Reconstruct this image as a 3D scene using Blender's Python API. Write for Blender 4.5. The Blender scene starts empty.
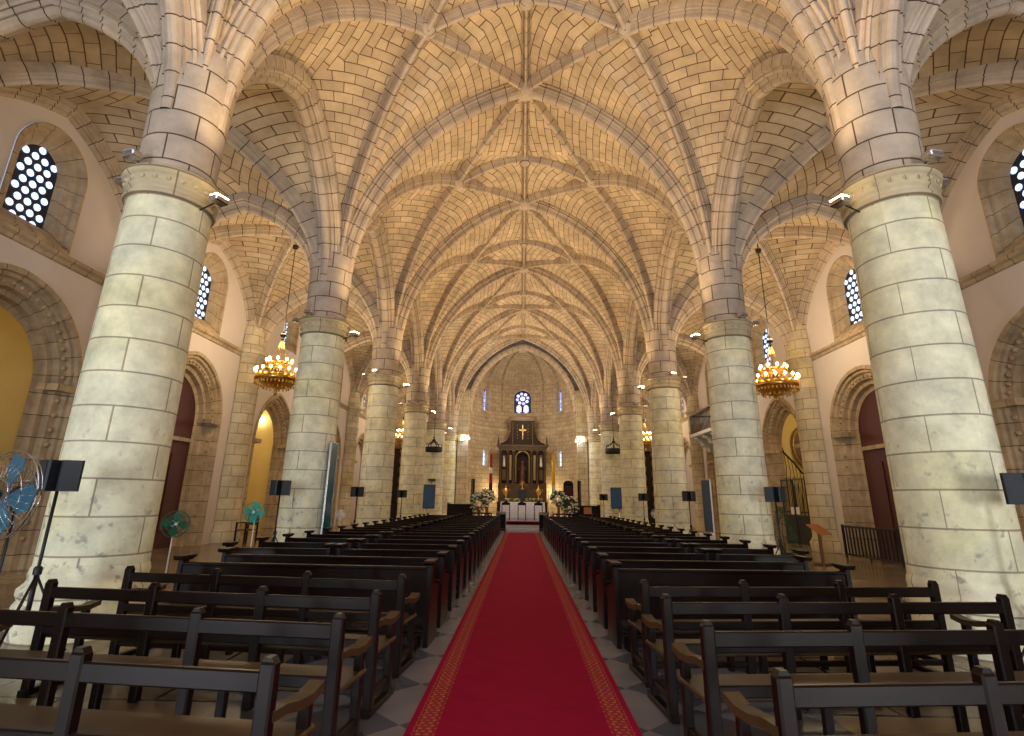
import bpy, bmesh, math, random
from mathutils import Vector, Matrix
random.seed(7)
PI = math.pi
sc = bpy.context.scene
C = sc.collection

# ------------------------------------------------------------------ camera
F_PX, PITCH, YAW, ROLL = 536.7, .2863, -.0208, -.0138
_X = Vector((math.cos(YAW), -math.sin(YAW), 0)); _D = Vector((math.sin(YAW), math.cos(YAW), 0)); _Z = Vector((0, 0, 1))
_F = _D*math.cos(PITCH) + _Z*math.sin(PITCH); _E = _Z*math.cos(PITCH) - _D*math.sin(PITCH)
_R = _X*math.cos(ROLL) - _E*math.sin(ROLL); _U = _X*math.sin(ROLL) + _E*math.cos(ROLL)
cam = bpy.data.objects.new('camera', bpy.data.cameras.new('camera'))
C.objects.link(cam); sc.camera = cam
M = Matrix((_R, _U, -_F)).transposed().to_4x4(); M.translation = Vector((-.029, 0, 1.6))
cam.matrix_world = M
cam.data.sensor_width = 36; cam.data.lens = 36*F_PX/1024
cam.data.shift_y = -(368-341.5)/1024
cam.data.clip_start = .05; cam.data.clip_end = 300

# ------------------------------------------------------------------ world, daylight, exposure
w = bpy.data.worlds.new('world'); sc.world = w; w.use_nodes = True
w.node_tree.nodes['Background'].inputs[0].default_value = (.55, .70, 1.0, 1)
w.node_tree.nodes['Background'].inputs[1].default_value = .5
sc.view_settings.view_transform = 'Standard'; sc.view_settings.look = 'None'
sc.view_settings.gamma = 1; sc.view_settings.exposure = 0.47
sc.view_settings.use_curve_mapping = False
def area(name, loc, size, power, col, target):
    l = bpy.data.lights.new(name, 'AREA'); l.shape = 'RECTANGLE'; l.size, l.size_y = size
    l.energy = power; l.color = col
    o = bpy.data.objects.new(name, l); C.objects.link(o); o.location = loc
    o.rotation_euler = (Vector(target)-Vector(loc)).to_track_quat('-Z', 'Y').to_euler(); return o
# daylight through the three west doors behind the camera
area('daylight_main_door', (0, -5.6, 2.4), (3.6, 4.4), 50, (.78, .86, 1.0), (0, 20, 6))
area('daylight_left_door', (-8, -5.6, 1.7), (2.0, 3.0), 560, (.80, .90, 1.0), (-5.4, 12, 3))
area('daylight_right_door', (8, -5.6, 1.7), (2.0, 3.0), 480, (.90, .95, 1.0), (5.4, 12, 3))
area('daylight_west_high', (0, -5.6, 10), (3.6, 3.6), 380, (.72, .80, 1.0), (0, 16, 11))  # unseen high area light from behind; the west wall has no window opening

# ------------------------------------------------------------------ dimensions
W = 5.39; A = 10.79; BAY = 6.595; Y0 = 7.16
COLY = [Y0 + BAY*i for i in range(-1, 6)]          # .565 .. 40.135
YW = Y0 - 2*BAY                                    # west wall
EDGES = [YW] + COLY                                # bay edges
ZS = 7.14                                          # springing of the vaults
CK, CR, CS = 1.89, 6.71, 4.82
AC = (W + A)/2; AH = (A - W)/2

# ------------------------------------------------------------------ materials
def nt(name):
    m = bpy.data.materials.new(name); m.use_nodes = True
    return m, m.node_tree.nodes, m.node_tree.links, m.node_tree.nodes['Principled BSDF']
def plain(name, col, rough=.6, metal=0, var=.12, vs=6, bump=0, emit=None, es=1, spec=None, coat=0):
    m, n, l, p = nt(name)
    p.inputs['Roughness'].default_value = rough; p.inputs['Metallic'].default_value = metal
    if spec is not None: p.inputs['Specular IOR Level'].default_value = spec
    if coat: p.inputs['Coat Weight'].default_value = coat; p.inputs['Coat Roughness'].default_value = .12
    tc = n.new('ShaderNodeTexCoord'); ns = n.new('ShaderNodeTexNoise'); ns.inputs['Scale'].default_value = vs
    ns.inputs['Detail'].default_value = 5
    l.new(tc.outputs['Object'], ns.inputs['Vector'])
    mx = n.new('ShaderNodeMix'); mx.data_type = 'RGBA'
    mx.inputs['A'].default_value = [c*(1-var) for c in col]+[1]; mx.inputs['B'].default_value = [min(1, c*(1+var)) for c in col]+[1]
    l.new(ns.outputs['Fac'], mx.inputs['Factor']); l.new(mx.outputs['Result'], p.inputs['Base Color'])
    if bump:
        b = n.new('ShaderNodeBump'); b.inputs['Strength'].default_value = bump; b.inputs['Distance'].default_value = .02
        l.new(ns.outputs['Fac'], b.inputs['Height']); l.new(b.outputs['Normal'], p.inputs['Normal'])
    if emit:
        p.inputs['Emission Color'].default_value = list(emit)+[1]; p.inputs['Emission Strength'].default_value = es
    return m
def masonry(name, c1, c2, mortar, bw, rh, ms, offset=.5, stain=None, stain_amt=.0, nscale=1.6, rough=.85, bump=.35, world=False, wob=.0, stain2=None):
    m, n, l, p = nt(name); p.inputs['Roughness'].default_value = rough
    p.inputs['Specular IOR Level'].default_value = .25
    tc = n.new('ShaderNodeTexCoord'); uv = tc.outputs['UV']
    vec = uv
    if wob:
        wn = n.new('ShaderNodeTexNoise'); wn.inputs['Scale'].default_value = 1.3; l.new(uv, wn.inputs['Vector'])
        s = n.new('ShaderNodeVectorMath'); s.operation = 'SUBTRACT'; s.inputs[1].default_value = (.5, .5, .5)
        l.new(wn.outputs['Color'], s.inputs[0])
        sc_ = n.new('ShaderNodeVectorMath'); sc_.operation = 'SCALE'; sc_.inputs['Scale'].default_value = wob
        l.new(s.outputs[0], sc_.inputs[0])
        a = n.new('ShaderNodeVectorMath'); l.new(uv, a.inputs[0]); l.new(sc_.outputs[0], a.inputs[1]); vec = a.outputs[0]
    b = n.new('ShaderNodeTexBrick'); l.new(vec, b.inputs['Vector'])
    b.offset = offset; b.inputs['Scale'].default_value = 1
    b.inputs['Color1'].default_value = list(c1)+[1]; b.inputs['Color2'].default_value = list(c2)+[1]
    b.inputs['Mortar'].default_value = list(mortar)+[1]; b.inputs['Mortar Size'].default_value = ms
    b.inputs['Mortar Smooth'].default_value = .25
    b.inputs['Brick Width'].default_value = bw; b.inputs['Row Height'].default_value = rh
    ns = n.new('ShaderNodeTexNoise'); ns.inputs['Scale'].default_value = nscale; ns.inputs['Detail'].default_value = 8
    ns.inputs['Roughness'].default_value = .65
    l.new(tc.outputs['Object'], ns.inputs['Vector'])
    mr = n.new('ShaderNodeMapRange'); mr.inputs[1].default_value = .25; mr.inputs[2].default_value = .75
    mr.inputs[3].default_value = .66; mr.inputs[4].default_value = 1.22
    l.new(ns.outputs['Fac'], mr.inputs[0])
    mul = n.new('ShaderNodeMix'); mul.data_type = 'RGBA'; mul.blend_type = 'MULTIPLY'; mul.inputs['Factor'].default_value = 1
    l.new(b.outputs['Color'], mul.inputs['A']); l.new(mr.outputs[0], mul.inputs['B'])
    out = mul.outputs['Result']
    if stain:
        n2 = n.new('ShaderNodeTexNoise'); n2.inputs['Scale'].default_value = .55; n2.inputs['Detail'].default_value = 4
        l.new(tc.outputs['Object'], n2.inputs['Vector'])
        r2 = n.new('ShaderNodeMapRange'); r2.inputs[1].default_value = .45; r2.inputs[2].default_value = .7; r2.inputs[4].default_value = stain_amt
        l.new(n2.outputs['Fac'], r2.inputs[0])
        mx = n.new('ShaderNodeMix'); mx.data_type = 'RGBA'; mx.blend_type = 'MULTIPLY'; mx.inputs['B'].default_value = list(stain)+[1]
        l.new(r2.outputs[0], mx.inputs['Factor']); l.new(out, mx.inputs['A']); out = mx.outputs['Result']
    if stain2:   # small dark pits and blotches of old limestone
        n3 = n.new('ShaderNodeTexNoise'); n3.inputs['Scale'].default_value = 7; n3.inputs['Detail'].default_value = 6
        l.new(tc.outputs['Object'], n3.inputs['Vector'])
        r3 = n.new('ShaderNodeMapRange'); r3.inputs[1].default_value = .6; r3.inputs[2].default_value = .68; r3.inputs[4].default_value = .75
        l.new(n3.outputs['Fac'], r3.inputs[0])
        sx = n.new('ShaderNodeSeparateXYZ'); l.new(tc.outputs['Object'], sx.inputs[0])
        r4 = n.new('ShaderNodeMapRange'); r4.inputs[1].default_value = .6; r4.inputs[2].default_value = 3.2; r4.inputs[3].default_value = 1; r4.inputs[4].default_value = .12
        l.new(sx.outputs['Z'], r4.inputs[0])
        mm = n.new('ShaderNodeMath'); mm.operation = 'MULTIPLY'; l.new(r3.outputs[0], mm.inputs[0]); l.new(r4.outputs[0], mm.inputs[1])
        mx = n.new('ShaderNodeMix'); mx.data_type = 'RGBA'; mx.inputs['B'].default_value = list(stain2)+[1]
        l.new(mm.outputs[0], mx.inputs['Factor']); l.new(out, mx.inputs['A']); out = mx.outputs['Result']
    l.new(out, p.inputs['Base Color'])
    bp = n.new('ShaderNodeBump'); bp.inputs['Strength'].default_value = bump; bp.inputs['Distance'].default_value = .03
    inv = n.new('ShaderNodeMath'); inv.operation = 'MULTIPLY_ADD'; inv.inputs[1].default_value = -1.2
    l.new(b.outputs['Fac'], inv.inputs[0]); l.new(ns.outputs['Fac'], inv.inputs[2])
    l.new(inv.outputs[0], bp.inputs['Height']); l.new(bp.outputs['Normal'], p.inputs['Normal'])
    return m

MT = {}
MT['column'] = masonry('column_limestone', (.88, .84, .61), (.77, .745, .53), (.40, .34, .24), 1.25, .445, .012, stain=(1.0, .94, .66), stain_amt=.9, nscale=3, bump=.4, stain2=(.25, .22, .2))
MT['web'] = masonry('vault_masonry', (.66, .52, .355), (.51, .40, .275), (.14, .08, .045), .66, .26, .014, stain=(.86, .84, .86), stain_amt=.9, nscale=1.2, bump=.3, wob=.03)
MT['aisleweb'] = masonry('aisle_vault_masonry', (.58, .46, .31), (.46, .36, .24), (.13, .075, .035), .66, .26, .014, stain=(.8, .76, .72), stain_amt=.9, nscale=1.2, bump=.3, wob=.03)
MT['rib'] = masonry('rib_limestone', (.60, .48, .35), (.50, .41, .31), (.09, .05, .03), .47, 20, .013, offset=0, stain=(.84, .84, .9), stain_amt=.9, nscale=2.2, bump=.3)
MT['shaft'] = masonry('springer_limestone', (.56, .46, .35), (.48, .40, .31), (.11, .07, .04), .8, .42, .014, stain=(.88, .86, .88), stain_amt=.8, nscale=2.2, bump=.35)
MT['carved'] = masonry('carved_limestone', (.52, .40, .25), (.44, .34, .22), (.10, .06, .04), .5, 20, .010, offset=0, stain=(.8, .74, .66), stain_amt=.9, nscale=3.5, bump=.5)
MT['ashlar'] = masonry('apse_ashlar', (.58, .46, .31), (.48, .38, .27), (.24, .17, .10), .6, .32, .014, stain=(.84, .8, .78), stain_amt=.8, nscale=1.5)
MT['pier'] = masonry('pier_ashlar', (.64, .55, .38), (.54, .47, .33), (.28, .21, .13), .75, .38, .014, stain=(.92, .84, .6), stain_amt=.8, nscale=1.5)
MT['plaster'] = plain('pink_white_plaster', (.68, .60, .55), .9, var=.08, vs=1.3, bump=.1)
MT['yellow'] = plain('yellow_plaster', (.66, .52, .22), .9, var=.08, vs=1.3, bump=.1)
MT['wood'] = plain('dark_mahogany', (.010, .0045, .003), .36, var=.45, vs=9, spec=.16)
MT['woodred'] = plain('red_mahogany', (.05, .010, .010), .35, var=.35, vs=9, spec=.2)
MT['woodbrown'] = plain('oak_brown', (.16, .065, .025), .4, var=.3, vs=9)
MT['seat'] = plain('worn_brown_seat', (.06, .035, .014), .42, var=.4, vs=7, spec=.2)
MT['iron'] = plain('black_iron', (.012, .012, .014), .45, metal=.3)
MT['black'] = plain('black_plastic', (.012, .014, .018), .38)
MT['grille'] = plain('speaker_grille', (.02, .024, .03), .6)
MT['chrome'] = plain('chrome', (.6, .62, .65), .25, metal=1)
MT['gold'] = plain('gilded_brass', (.75, .46, .12), .28, metal=1, var=.2, vs=12)
MT['dullgold'] = plain('old_gilding', (.30, .19, .06), .4, metal=.6, var=.5, vs=14)
MT['reredos'] = plain('dark_carved_walnut', (.022, .012, .006), .5, var=.6, vs=16, bump=.4, spec=.15)
MT['reredosgold'] = plain('walnut_with_gilt', (.09, .05, .018), .42, metal=.35, var=.7, vs=18, bump=.4)
MT['white'] = plain('white_paint', (.75, .75, .74), .5, var=.05)
MT['cloth'] = plain('white_altar_cloth', (.80, .80, .86), .8, var=.05, bump=.1)
MT['marble'] = plain('white_marble', (.66, .67, .70), .18, var=.1, vs=3)
MT['green'] = plain('green_leaves', (.035, .10, .02), .55, var=.5, vs=20)
MT['dkgreen'] = plain('dark_fir_green', (.02, .075, .025), .6, var=.5, vs=20)
MT['petal'] = plain('white_petals', (.82, .80, .70), .6, var=.1)
MT['yflower'] = plain('yellow_petals', (.75, .62, .20), .6, var=.15)
MT['terracotta'] = plain('terracotta', (.30, .10, .045), .7)
MT['teal'] = plain('teal_plastic', (.02, .36, .27), .4)
MT['dteal'] = plain('dark_green_plastic', (.01, .12, .07), .4)
MT['blueblade'] = plain('blue_translucent_blade', (.03, .14, .22), .35)
MT['lamp'] = plain('warm_bulb', (1, .8, .5), .5, emit=(1, .66, .28), es=14, var=0)
MT['coollamp'] = plain('cool_bulb', (1, 1, 1), .5, emit=(.62, .76, 1), es=22, var=0)
MT['floodglass'] = plain('flood_lens', (1, .85, .55), .4, emit=(1, .72, .34), es=18, var=0)
MT['pane'] = plain('backlit_glass', (.75, .85, 1), .2, emit=(.50, .68, 1), es=1.15, var=.05)
MT['paneviolet'] = plain('backlit_violet_glass', (.5, .4, .9), .2, emit=(.30, .28, 1.0), es=1.6, var=.2, vs=2)
MT['lattice'] = plain('dark_window_lattice', (.015, .018, .035), .5)
MT['screen'] = plain('blue_screen', (.02, .03, .05), .15, emit=(.08, .16, .24), es=.10, var=.5, vs=5)
MT['tealglass'] = plain('teal_glass_sheet', (.02, .12, .16), .08, var=.2)
MT['leather'] = plain('dark_red_door_leather', (.075, .014, .010), .55, var=.15, vs=2)
MT['paper'] = plain('white_paper', (.8, .8, .8), .7, var=.03)
MT['canvas'] = plain('old_dark_painting', (.10, .035, .02), .5, var=.9, vs=2.5)
MT['red'] = plain('flag_red', (.45, .02, .03), .7); MT['blue'] = plain('flag_blue', (.02, .03, .22), .7); MT['yellowcloth'] = plain('flag_yellow', (.70, .48, .04), .7)
MT['orange'] = plain('orange_brown_wood', (.45, .17, .05), .5)

def floor_mat():
    m, n, l, p = nt('marble_floor_tiles'); p.inputs['Roughness'].default_value = .22
    tc = n.new('ShaderNodeTexCoord'); mp = n.new('ShaderNodeMapping'); mp.inputs['Rotation'].default_value = (0, 0, PI/4)
    mp.inputs['Scale'].default_value = (1.55, 1.55, 1); l.new(tc.outputs['Object'], mp.inputs['Vector'])
    ck = n.new('ShaderNodeTexChecker'); ck.inputs['Scale'].default_value = 1
    ck.inputs['Color1'].default_value = (.21, .195, .20, 1); ck.inputs['Color2'].default_value = (.09, .09, .11, 1)
    l.new(mp.outputs[0], ck.inputs['Vector'])
    # the aisles: ochre flags laid in rows with dark joints
    b = n.new('ShaderNodeTexBrick'); b.inputs['Scale'].default_value = 1; b.offset = .5
    b.inputs['Color1'].default_value = (.34, .27, .17, 1); b.inputs['Color2'].default_value = (.17, .13, .085, 1)
    b.inputs['Mortar'].default_value = (.05, .035, .02, 1); b.inputs['Brick Width'].default_value = 1.5; b.inputs['Row Height'].default_value = .55
    b.inputs['Mortar Size'].default_value = .02; l.new(tc.outputs['Object'], b.inputs['Vector'])
    sx = n.new('ShaderNodeSeparateXYZ'); l.new(tc.outputs['Object'], sx.inputs[0])
    ab = n.new('ShaderNodeMath'); ab.operation = 'ABSOLUTE'; l.new(sx.outputs['X'], ab.inputs[0])
    gt = n.new('ShaderNodeMath'); gt.operation = 'GREATER_THAN'; gt.inputs[1].default_value = 2.4; l.new(ab.outputs[0], gt.inputs[0])
    mx = n.new('ShaderNodeMix'); mx.data_type = 'RGBA'; l.new(gt.outputs[0], mx.inputs['Factor'])
    l.new(ck.outputs['Color'], mx.inputs['A']); l.new(b.outputs['Color'], mx.inputs['B'])
    ns = n.new('ShaderNodeTexNoise'); ns.inputs['Scale'].default_value = 1.7; ns.inputs['Detail'].default_value = 8; l.new(tc.outputs['Object'], ns.inputs['Vector'])
    mr = n.new('ShaderNodeMapRange'); mr.inputs[3].default_value = .6; mr.inputs[4].default_value = 1.35; l.new(ns.outputs['Fac'], mr.inputs[0])
    mu = n.new('ShaderNodeMix'); mu.data_type = 'RGBA'; mu.blend_type = 'MULTIPLY'; mu.inputs['Factor'].default_value = 1
    l.new(mx.outputs['Result'], mu.inputs['A']); l.new(mr.outputs[0], mu.inputs['B']); l.new(mu.outputs['Result'], p.inputs['Base Color'])
    return m
MT['floor'] = floor_mat()
def carpet_mat():
    m, n, l, p = nt('red_runner_pile'); p.inputs['Roughness'].default_value = .95; p.inputs['Specular IOR Level'].default_value = .1
    tc = n.new('ShaderNodeTexCoord'); sx = n.new('ShaderNodeSeparateXYZ'); l.new(tc.outputs['Object'], sx.inputs[0])
    ab = n.new('ShaderNodeMath'); ab.operation = 'ABSOLUTE'; l.new(sx.outputs['X'], ab.inputs[0])
    # border band .64-.80 with a small key pattern
    rp = n.new('ShaderNodeValToRGB'); cr = rp.color_ramp; cr.interpolation = 'CONSTANT'
    cr.elements[0].position = 0; cr.elements[0].color = (0, 0, 0, 1)
    for pos, v in ((.625, .6), (.64, .1), (.65, .95), (.685, .6), (.735, .95), (.765, .1), (.775, .6), (.79, 0)):
        e = cr.elements.new(pos); e.color = (v, v, v, 1)
    l.new(ab.outputs[0], rp.inputs[0])
    wv = n.new('ShaderNodeTexBrick'); wv.inputs['Scale'].default_value = 1; wv.inputs['Brick Width'].default_value = .055; wv.inputs['Row Height'].default_value = .05
    wv.inputs['Mortar Size'].default_value = .012; wv.inputs['Color1'].default_value = (1, 1, 1, 1); wv.inputs['Color2'].default_value = (.6, .6, .6, 1); wv.inputs['Mortar'].default_value = (.15, .15, .15, 1)
    l.new(tc.outputs['Object'], wv.inputs['Vector'])
    mu = n.new('ShaderNodeMath'); mu.operation = 'MULTIPLY'; l.new(rp.outputs[0], mu.inputs[0]); l.new(wv.outputs['Color'], mu.inputs[1])
    ns = n.new('ShaderNodeTexNoise'); ns.inputs['Scale'].default_value = 5; l.new(tc.outputs['Object'], ns.inputs['Vector'])
    base = n.new('ShaderNodeMix'); base.data_type = 'RGBA'; base.inputs['A'].default_value = (.22, .002, .024, 1); base.inputs['B'].default_value = (.32, .003, .036, 1)
    l.new(ns.outputs['Fac'], base.inputs['Factor'])
    mx = n.new('ShaderNodeMix'); mx.data_type = 'RGBA'; mx.inputs['B'].default_value = (.42, .19, .07, 1)
    l.new(mu.outputs[0], mx.inputs['Factor']); l.new(base.outputs['Result'], mx.inputs['A']); l.new(mx.outputs['Result'], p.inputs['Base Color'])
    return m
MT['carpet'] = carpet_mat()

# ------------------------------------------------------------------ mesh builder
class MB:
    def __init__(s): s.v = []; s.f = []; s.uv = []; s.sm = []
    def add(s, vs, fs, uvs=None, smooth=False):
        b = len(s.v); s.v += [tuple(v) for v in vs]
        for i, f in enumerate(fs):
            s.f.append(tuple(b+k for k in f)); s.uv.append(uvs[i] if uvs else None); s.sm.append(smooth)
    def box(s, x0, x1, y0, y1, z0, z1, smooth=False):
        v = [(x, y, z) for z in (z0, z1) for y in (y0, y1) for x in (x0, x1)]
        f = [(0, 2, 3, 1), (4, 5, 7, 6), (0, 1, 5, 4), (2, 6, 7, 3), (0, 4, 6, 2), (1, 3, 7, 5)]
        uvs = []
        for q in f:
            a = [Vector(v[k]) for k in q]; nrm = (a[1]-a[0]).cross(a[2]-a[1])
            ax = max(range(3), key=lambda k: abs(nrm[k]))
            uvs.append([((p.y, p.z) if ax == 0 else (p.x, p.z) if ax == 1 else (p.x, p.y)) for p in a])
        s.add(v, f, uvs)
    def rbox(s, x0, x1, y0, y1, z0, z1, r=.01):   # box with chamfered edges
        bm = bmesh.new(); bmesh.ops.create_cube(bm, size=1)
        for q in bm.verts: q.co = Vector(((x0+x1)/2+q.co.x*(x1-x0), (y0+y1)/2+q.co.y*(y1-y0), (z0+z1)/2+q.co.z*(z1-z0)))
        bmesh.ops.bevel(bm, geom=list(bm.edges), offset=r, segments=1, affect='EDGES')
        bm.verts.index_update(); s.add([q.co[:] for q in bm.verts], [[k.index for k in f.verts] for f in bm.faces]); bm.free()
    def lathe(s, prof, c=(0, 0), n=32, a0=0, a1=2*PI, smooth=True, ru=None):
        full = abs(a1-a0-2*PI) < 1e-6; m = n if full else n+1
        vs = [(c[0]+r*math.cos(a0+(a1-a0)*i/n), c[1]+r*math.sin(a0+(a1-a0)*i/n), z) for (r, z) in prof for i in range(m)]
        fs = []; uvs = []; R = ru or max(p[0] for p in prof)
        L = [0]
        for k in range(1, len(prof)): L.append(L[-1]+math.hypot(prof[k][0]-prof[k-1][0], prof[k][1]-prof[k-1][1]))
        for k in range(len(prof)-1):
            for i in range(n):
                j = (i+1) % m
                fs.append((k*m+i, k*m+j, (k+1)*m+j, (k+1)*m+i))
                u0 = R*(a1-a0)*i/n; u1 = R*(a1-a0)*(i+1)/n
                uvs.append([(u0, prof[k][1]), (u1, prof[k][1]), (u1, prof[k+1][1]), (u0, prof[k+1][1])])
        s.add(vs, fs, uvs, smooth)
    def tube(s, pts, r, n=8, cap=True, smooth=True):
        pts = [Vector(p) for p in pts]; rs = r if isinstance(r, (list, tuple)) else [r]*len(pts)
        b = len(s.v); prev = None; vs = []
        for i, p in enumerate(pts):
            t = (pts[min(i+1, len(pts)-1)]-pts[max(i-1, 0)]).normalized()
            up = prev if prev else (Vector((0, 0, 1)) if abs(t.z) < .9 else Vector((1, 0, 0)))
            a = t.cross(up).normalized(); bb = a.cross(t).normalized(); prev = bb
            for k in range(n):
                q = p + (a*math.cos(2*PI*k/n)+bb*math.sin(2*PI*k/n))*rs[i]; vs.append(q[:])
        fs = [(i*n+k, i*n+(k+1) % n, (i+1)*n+(k+1) % n, (i+1)*n+k) for i in range(len(pts)-1) for k in range(n)]
        s.add(vs, fs, None, smooth)
        if cap: s.add([], [tuple(b+k-len(s.v) for k in range(n))]) if 0 else s._caps(b, n, len(pts))
    def _caps(s, b, n, m):
        s.f.append(tuple(b+k for k in reversed(range(n)))); s.uv.append(None); s.sm.append(False)
        s.f.append(tuple(b+(m-1)*n+k for k in range(n))); s.uv.append(None); s.sm.append(False)
    def sphere(s, c, r, n=10, sz=1):
        prof = [(max(1e-4, r*math.sin(PI*i/(n//2+1))), c[2]-r*sz*math.cos(PI*i/(n//2+1))) for i in range(n//2+2)]
        s.lathe(prof, (c[0], c[1]), n)
    def prism(s, poly, axis, t0, t1):            # poly in the two other axes, extruded along axis
        n = len(poly)
        def P(a, b, t): return {'x': (t, a, b), 'y': (a, t, b), 'z': (a, b, t)}[axis]
        vs = [P(a, b, t0) for a, b in poly]+[P(a, b, t1) for a, b in poly]
        fs = [tuple(range(n)), tuple(reversed(range(n, 2*n)))]+[(i, i+n, (i+1) % n+n, (i+1) % n) for i in range(n)]
        s.add(vs, fs)
    def sweep(s, pts, side, prof, down=True, u0=0, smooth=False):   # planar path, profile (s, d): d points to the inside of the curve
        pts = [Vector(p) for p in pts]; side = Vector(side).normalized(); m = len(prof); vs = []; L = [u0]
        for i in range(1, len(pts)): L.append(L[-1]+(pts[i]-pts[i-1]).length)
        for i, p in enumerate(pts):
            t = (pts[min(i+1, len(pts)-1)]-pts[max(i-1, 0)]).normalized()
            nn = side.cross(t)
            if nn.z > 0 or (abs(nn.z) < 1e-6): nn = -nn if nn.z > 0 else nn
            if i and nn.dot(prev) < 0: nn = -nn
            prev = nn
            for (a, d) in prof: vs.append((p+side*a+nn*d)[:])
        V = [0]
        for k in range(1, m): V.append(V[-1]+math.hypot(prof[k][0]-prof[k-1][0], prof[k][1]-prof[k-1][1]))
        fs = []; uvs = []
        for i in range(len(pts)-1):
            for k in range(m-1):
                fs.append((i*m+k, i*m+k+1, (i+1)*m+k+1, (i+1)*m+k))
                uvs.append([(L[i], V[k]+3), (L[i], V[k+1]+3), (L[i+1], V[k+1]+3), (L[i+1], V[k]+3)])
        s.add(vs, fs, uvs, smooth)
    def mesh(s, name, mat):
        me = bpy.data.meshes.new(name); me.from_pydata(s.v, [], s.f)
        ul = me.uv_layers.new(name='UVMap')
        for p in me.polygons:
            p.use_smooth = s.sm[p.index]; u = s.uv[p.index]
            for k, li in enumerate(p.loop_indices):
                if u: ul.data[li].uv = u[k]
                else:
                    co = me.vertices[me.loops[li].vertex_index].co; ul.data[li].uv = (co.x+co.y, co.z)
        for mm in (mat if isinstance(mat, (list, tuple)) else [mat]): me.materials.append(MT[mm])
        me.validate(); me.update(); return me
    def obj(s, name, mat, parent=None, struct=False, loc=None):
        o = bpy.data.objects.new(name, s.mesh(name, mat)); C.objects.link(o)
        if parent: o.parent = parent
        if struct: o['kind'] = 'structure'
        if loc: o.location = loc
        return o

def tag(o, label, cat, group=None):
    o['label'] = label; o['category'] = cat
    if group: o['group'] = group
    return o
def thing(name, label, cat, loc=(0, 0, 0), rz=0, group=None):
    o = bpy.data.objects.new(name, None); C.objects.link(o); o.location = loc; o.rotation_euler = (0, 0, rz); o.empty_display_size = .2
    return tag(o, label, cat, group)
def dup(root, loc, rz=None, label=None, group=None):
    def cp(o, par):
        c = o.copy(); C.objects.link(c); c.parent = par
        for ch in kids.get(o.name, []): cp(ch, c)
        return c
    kids = {}
    def walk(o):
        kids[o.name] = list(o.children)
        for ch in o.children: walk(ch)
    walk(root)
    r = cp(root, None); r.location = loc
    if rz is not None: r.rotation_euler = (0, 0, rz)
    if label: r['label'] = label
    if group: r['group'] = group
    return r
def struct_empty(name):
    o = bpy.data.objects.new(name, None); C.objects.link(o); o['kind'] = 'structure'; return o

# ------------------------------------------------------------------ vault geometry
def g(t): return math.sqrt(max(0, CR**2-(CS*(1-t)+CK)**2))/math.sqrt(CR**2-CK**2)
class Fan:                      # a quarter of a bay: rises from a corner to the two ridge lines
    def __init__(s, cx, cy, sx, sy, a, b, hx, hy, r0=.21):
        s.c = (cx, cy); s.s = (sx, sy); s.a, s.b, s.hx, s.hy, s.r0 = a, b, hx, hy, r0
    def bound(s, ph):
        c, q = math.cos(ph), math.sin(ph)
        if q*s.a <= c*s.b: X = s.a; Y = s.a*q/max(c, 1e-9); z = s.hx(Y)
        else: Y = s.b; X = s.b*c/max(q, 1e-9); z = s.hy(X)
        return X, Y, z
    def pt(s, ph, t):
        X, Y, zb = s.bound(ph); R = math.hypot(X, Y); r = s.r0+(R-s.r0)*t
        return Vector((s.c[0]+s.s[0]*r*math.cos(ph), s.c[1]+s.s[1]*r*math.sin(ph), ZS+(zb-ZS)*g(t)))
    def z_at(s, x, y):
        dx, dy = abs(x-s.c[0]), abs(y-s.c[1]); ph = math.atan2(dy, dx); X, Y, zb = s.bound(ph)
        R = math.hypot(X, Y); t = (math.hypot(dx, dy)-s.r0)/(R-s.r0); return ZS+(zb-ZS)*g(min(1, max(0, t)))
    def mesh(s, mb, phs, split, nT=18):
        ts = [(j/nT)**1.9 for j in range(nT+1)]
        grid = []
        for ph in phs:
            row = [s.pt(ph, t) for t in ts]; Ls = [0]
            for j in range(1, len(row)): Ls.append(Ls[-1]+(row[j]-row[j-1]).length)
            grid.append((row, Ls))
        base = len(mb.v); n = len(ts)
        vs = [p[:] for row, _ in grid for p in row]; fs = []; uvs = []
        for i in range(len(phs)-1):
            useY = (phs[i]+phs[i+1])/2 < split
            for j in range(nT):
                q = [(i, j), (i+1, j), (i+1, j+1), (i, j+1)]
                if s.s[0]*s.s[1] < 0: q = q[::-1]
                fs.append(tuple(a*n+b for a, b in q))
                uvs.append([(phs[a]*(s.a*.95 if useY else s.a*.72), grid[a][1][b]) for a, b in q])
        mb.add(vs, fs, uvs, True)
    def path(s, ph, n=20): return [s.pt(ph, (j/n)**1.9) for j in range(n+1)]

def prof(w, d):                 # moulded rib: fillets, hollows and a roll
    h = w/2
    L = [(-h, -.12), (-h, d*.24), (-h*.80, d*.26), (-h*.84, d*.44), (-h*.74, d*.54), (-h*.60, d*.42), (-h*.48, d*.66), (-h*.50, d*.78), (-h*.34, d*.70), (-h*.26, d*.92), (-h*.10, d)]
    return L+[(-a, b) for a, b in reversed(L)]
def lerp(a, b, t): return a+(b-a)*t

NB = (2.47, 0)   # side boss x
def hx_n(Y): return lerp(13.95, 13.72, min(1, Y/(BAY/2)))
def hy_n(X):                                       # X measured from the column line
    d = W-2.47
    return lerp(10.95, 12.75, (X/d)**.8) if X < d else lerp(12.75, 13.72, math.sin(min(1, (X-d)/2.47)*PI/2))
def hx_a(Y): return lerp(9.85, 10.62, math.sin(min(1, Y/(BAY/2))*PI/2))
def hy_a0(X): return lerp(10.95, 10.62, min(1, X/AH))
def hy_a1(X): return lerp(10.35, 10.62, min(1, X/AH))

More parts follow.
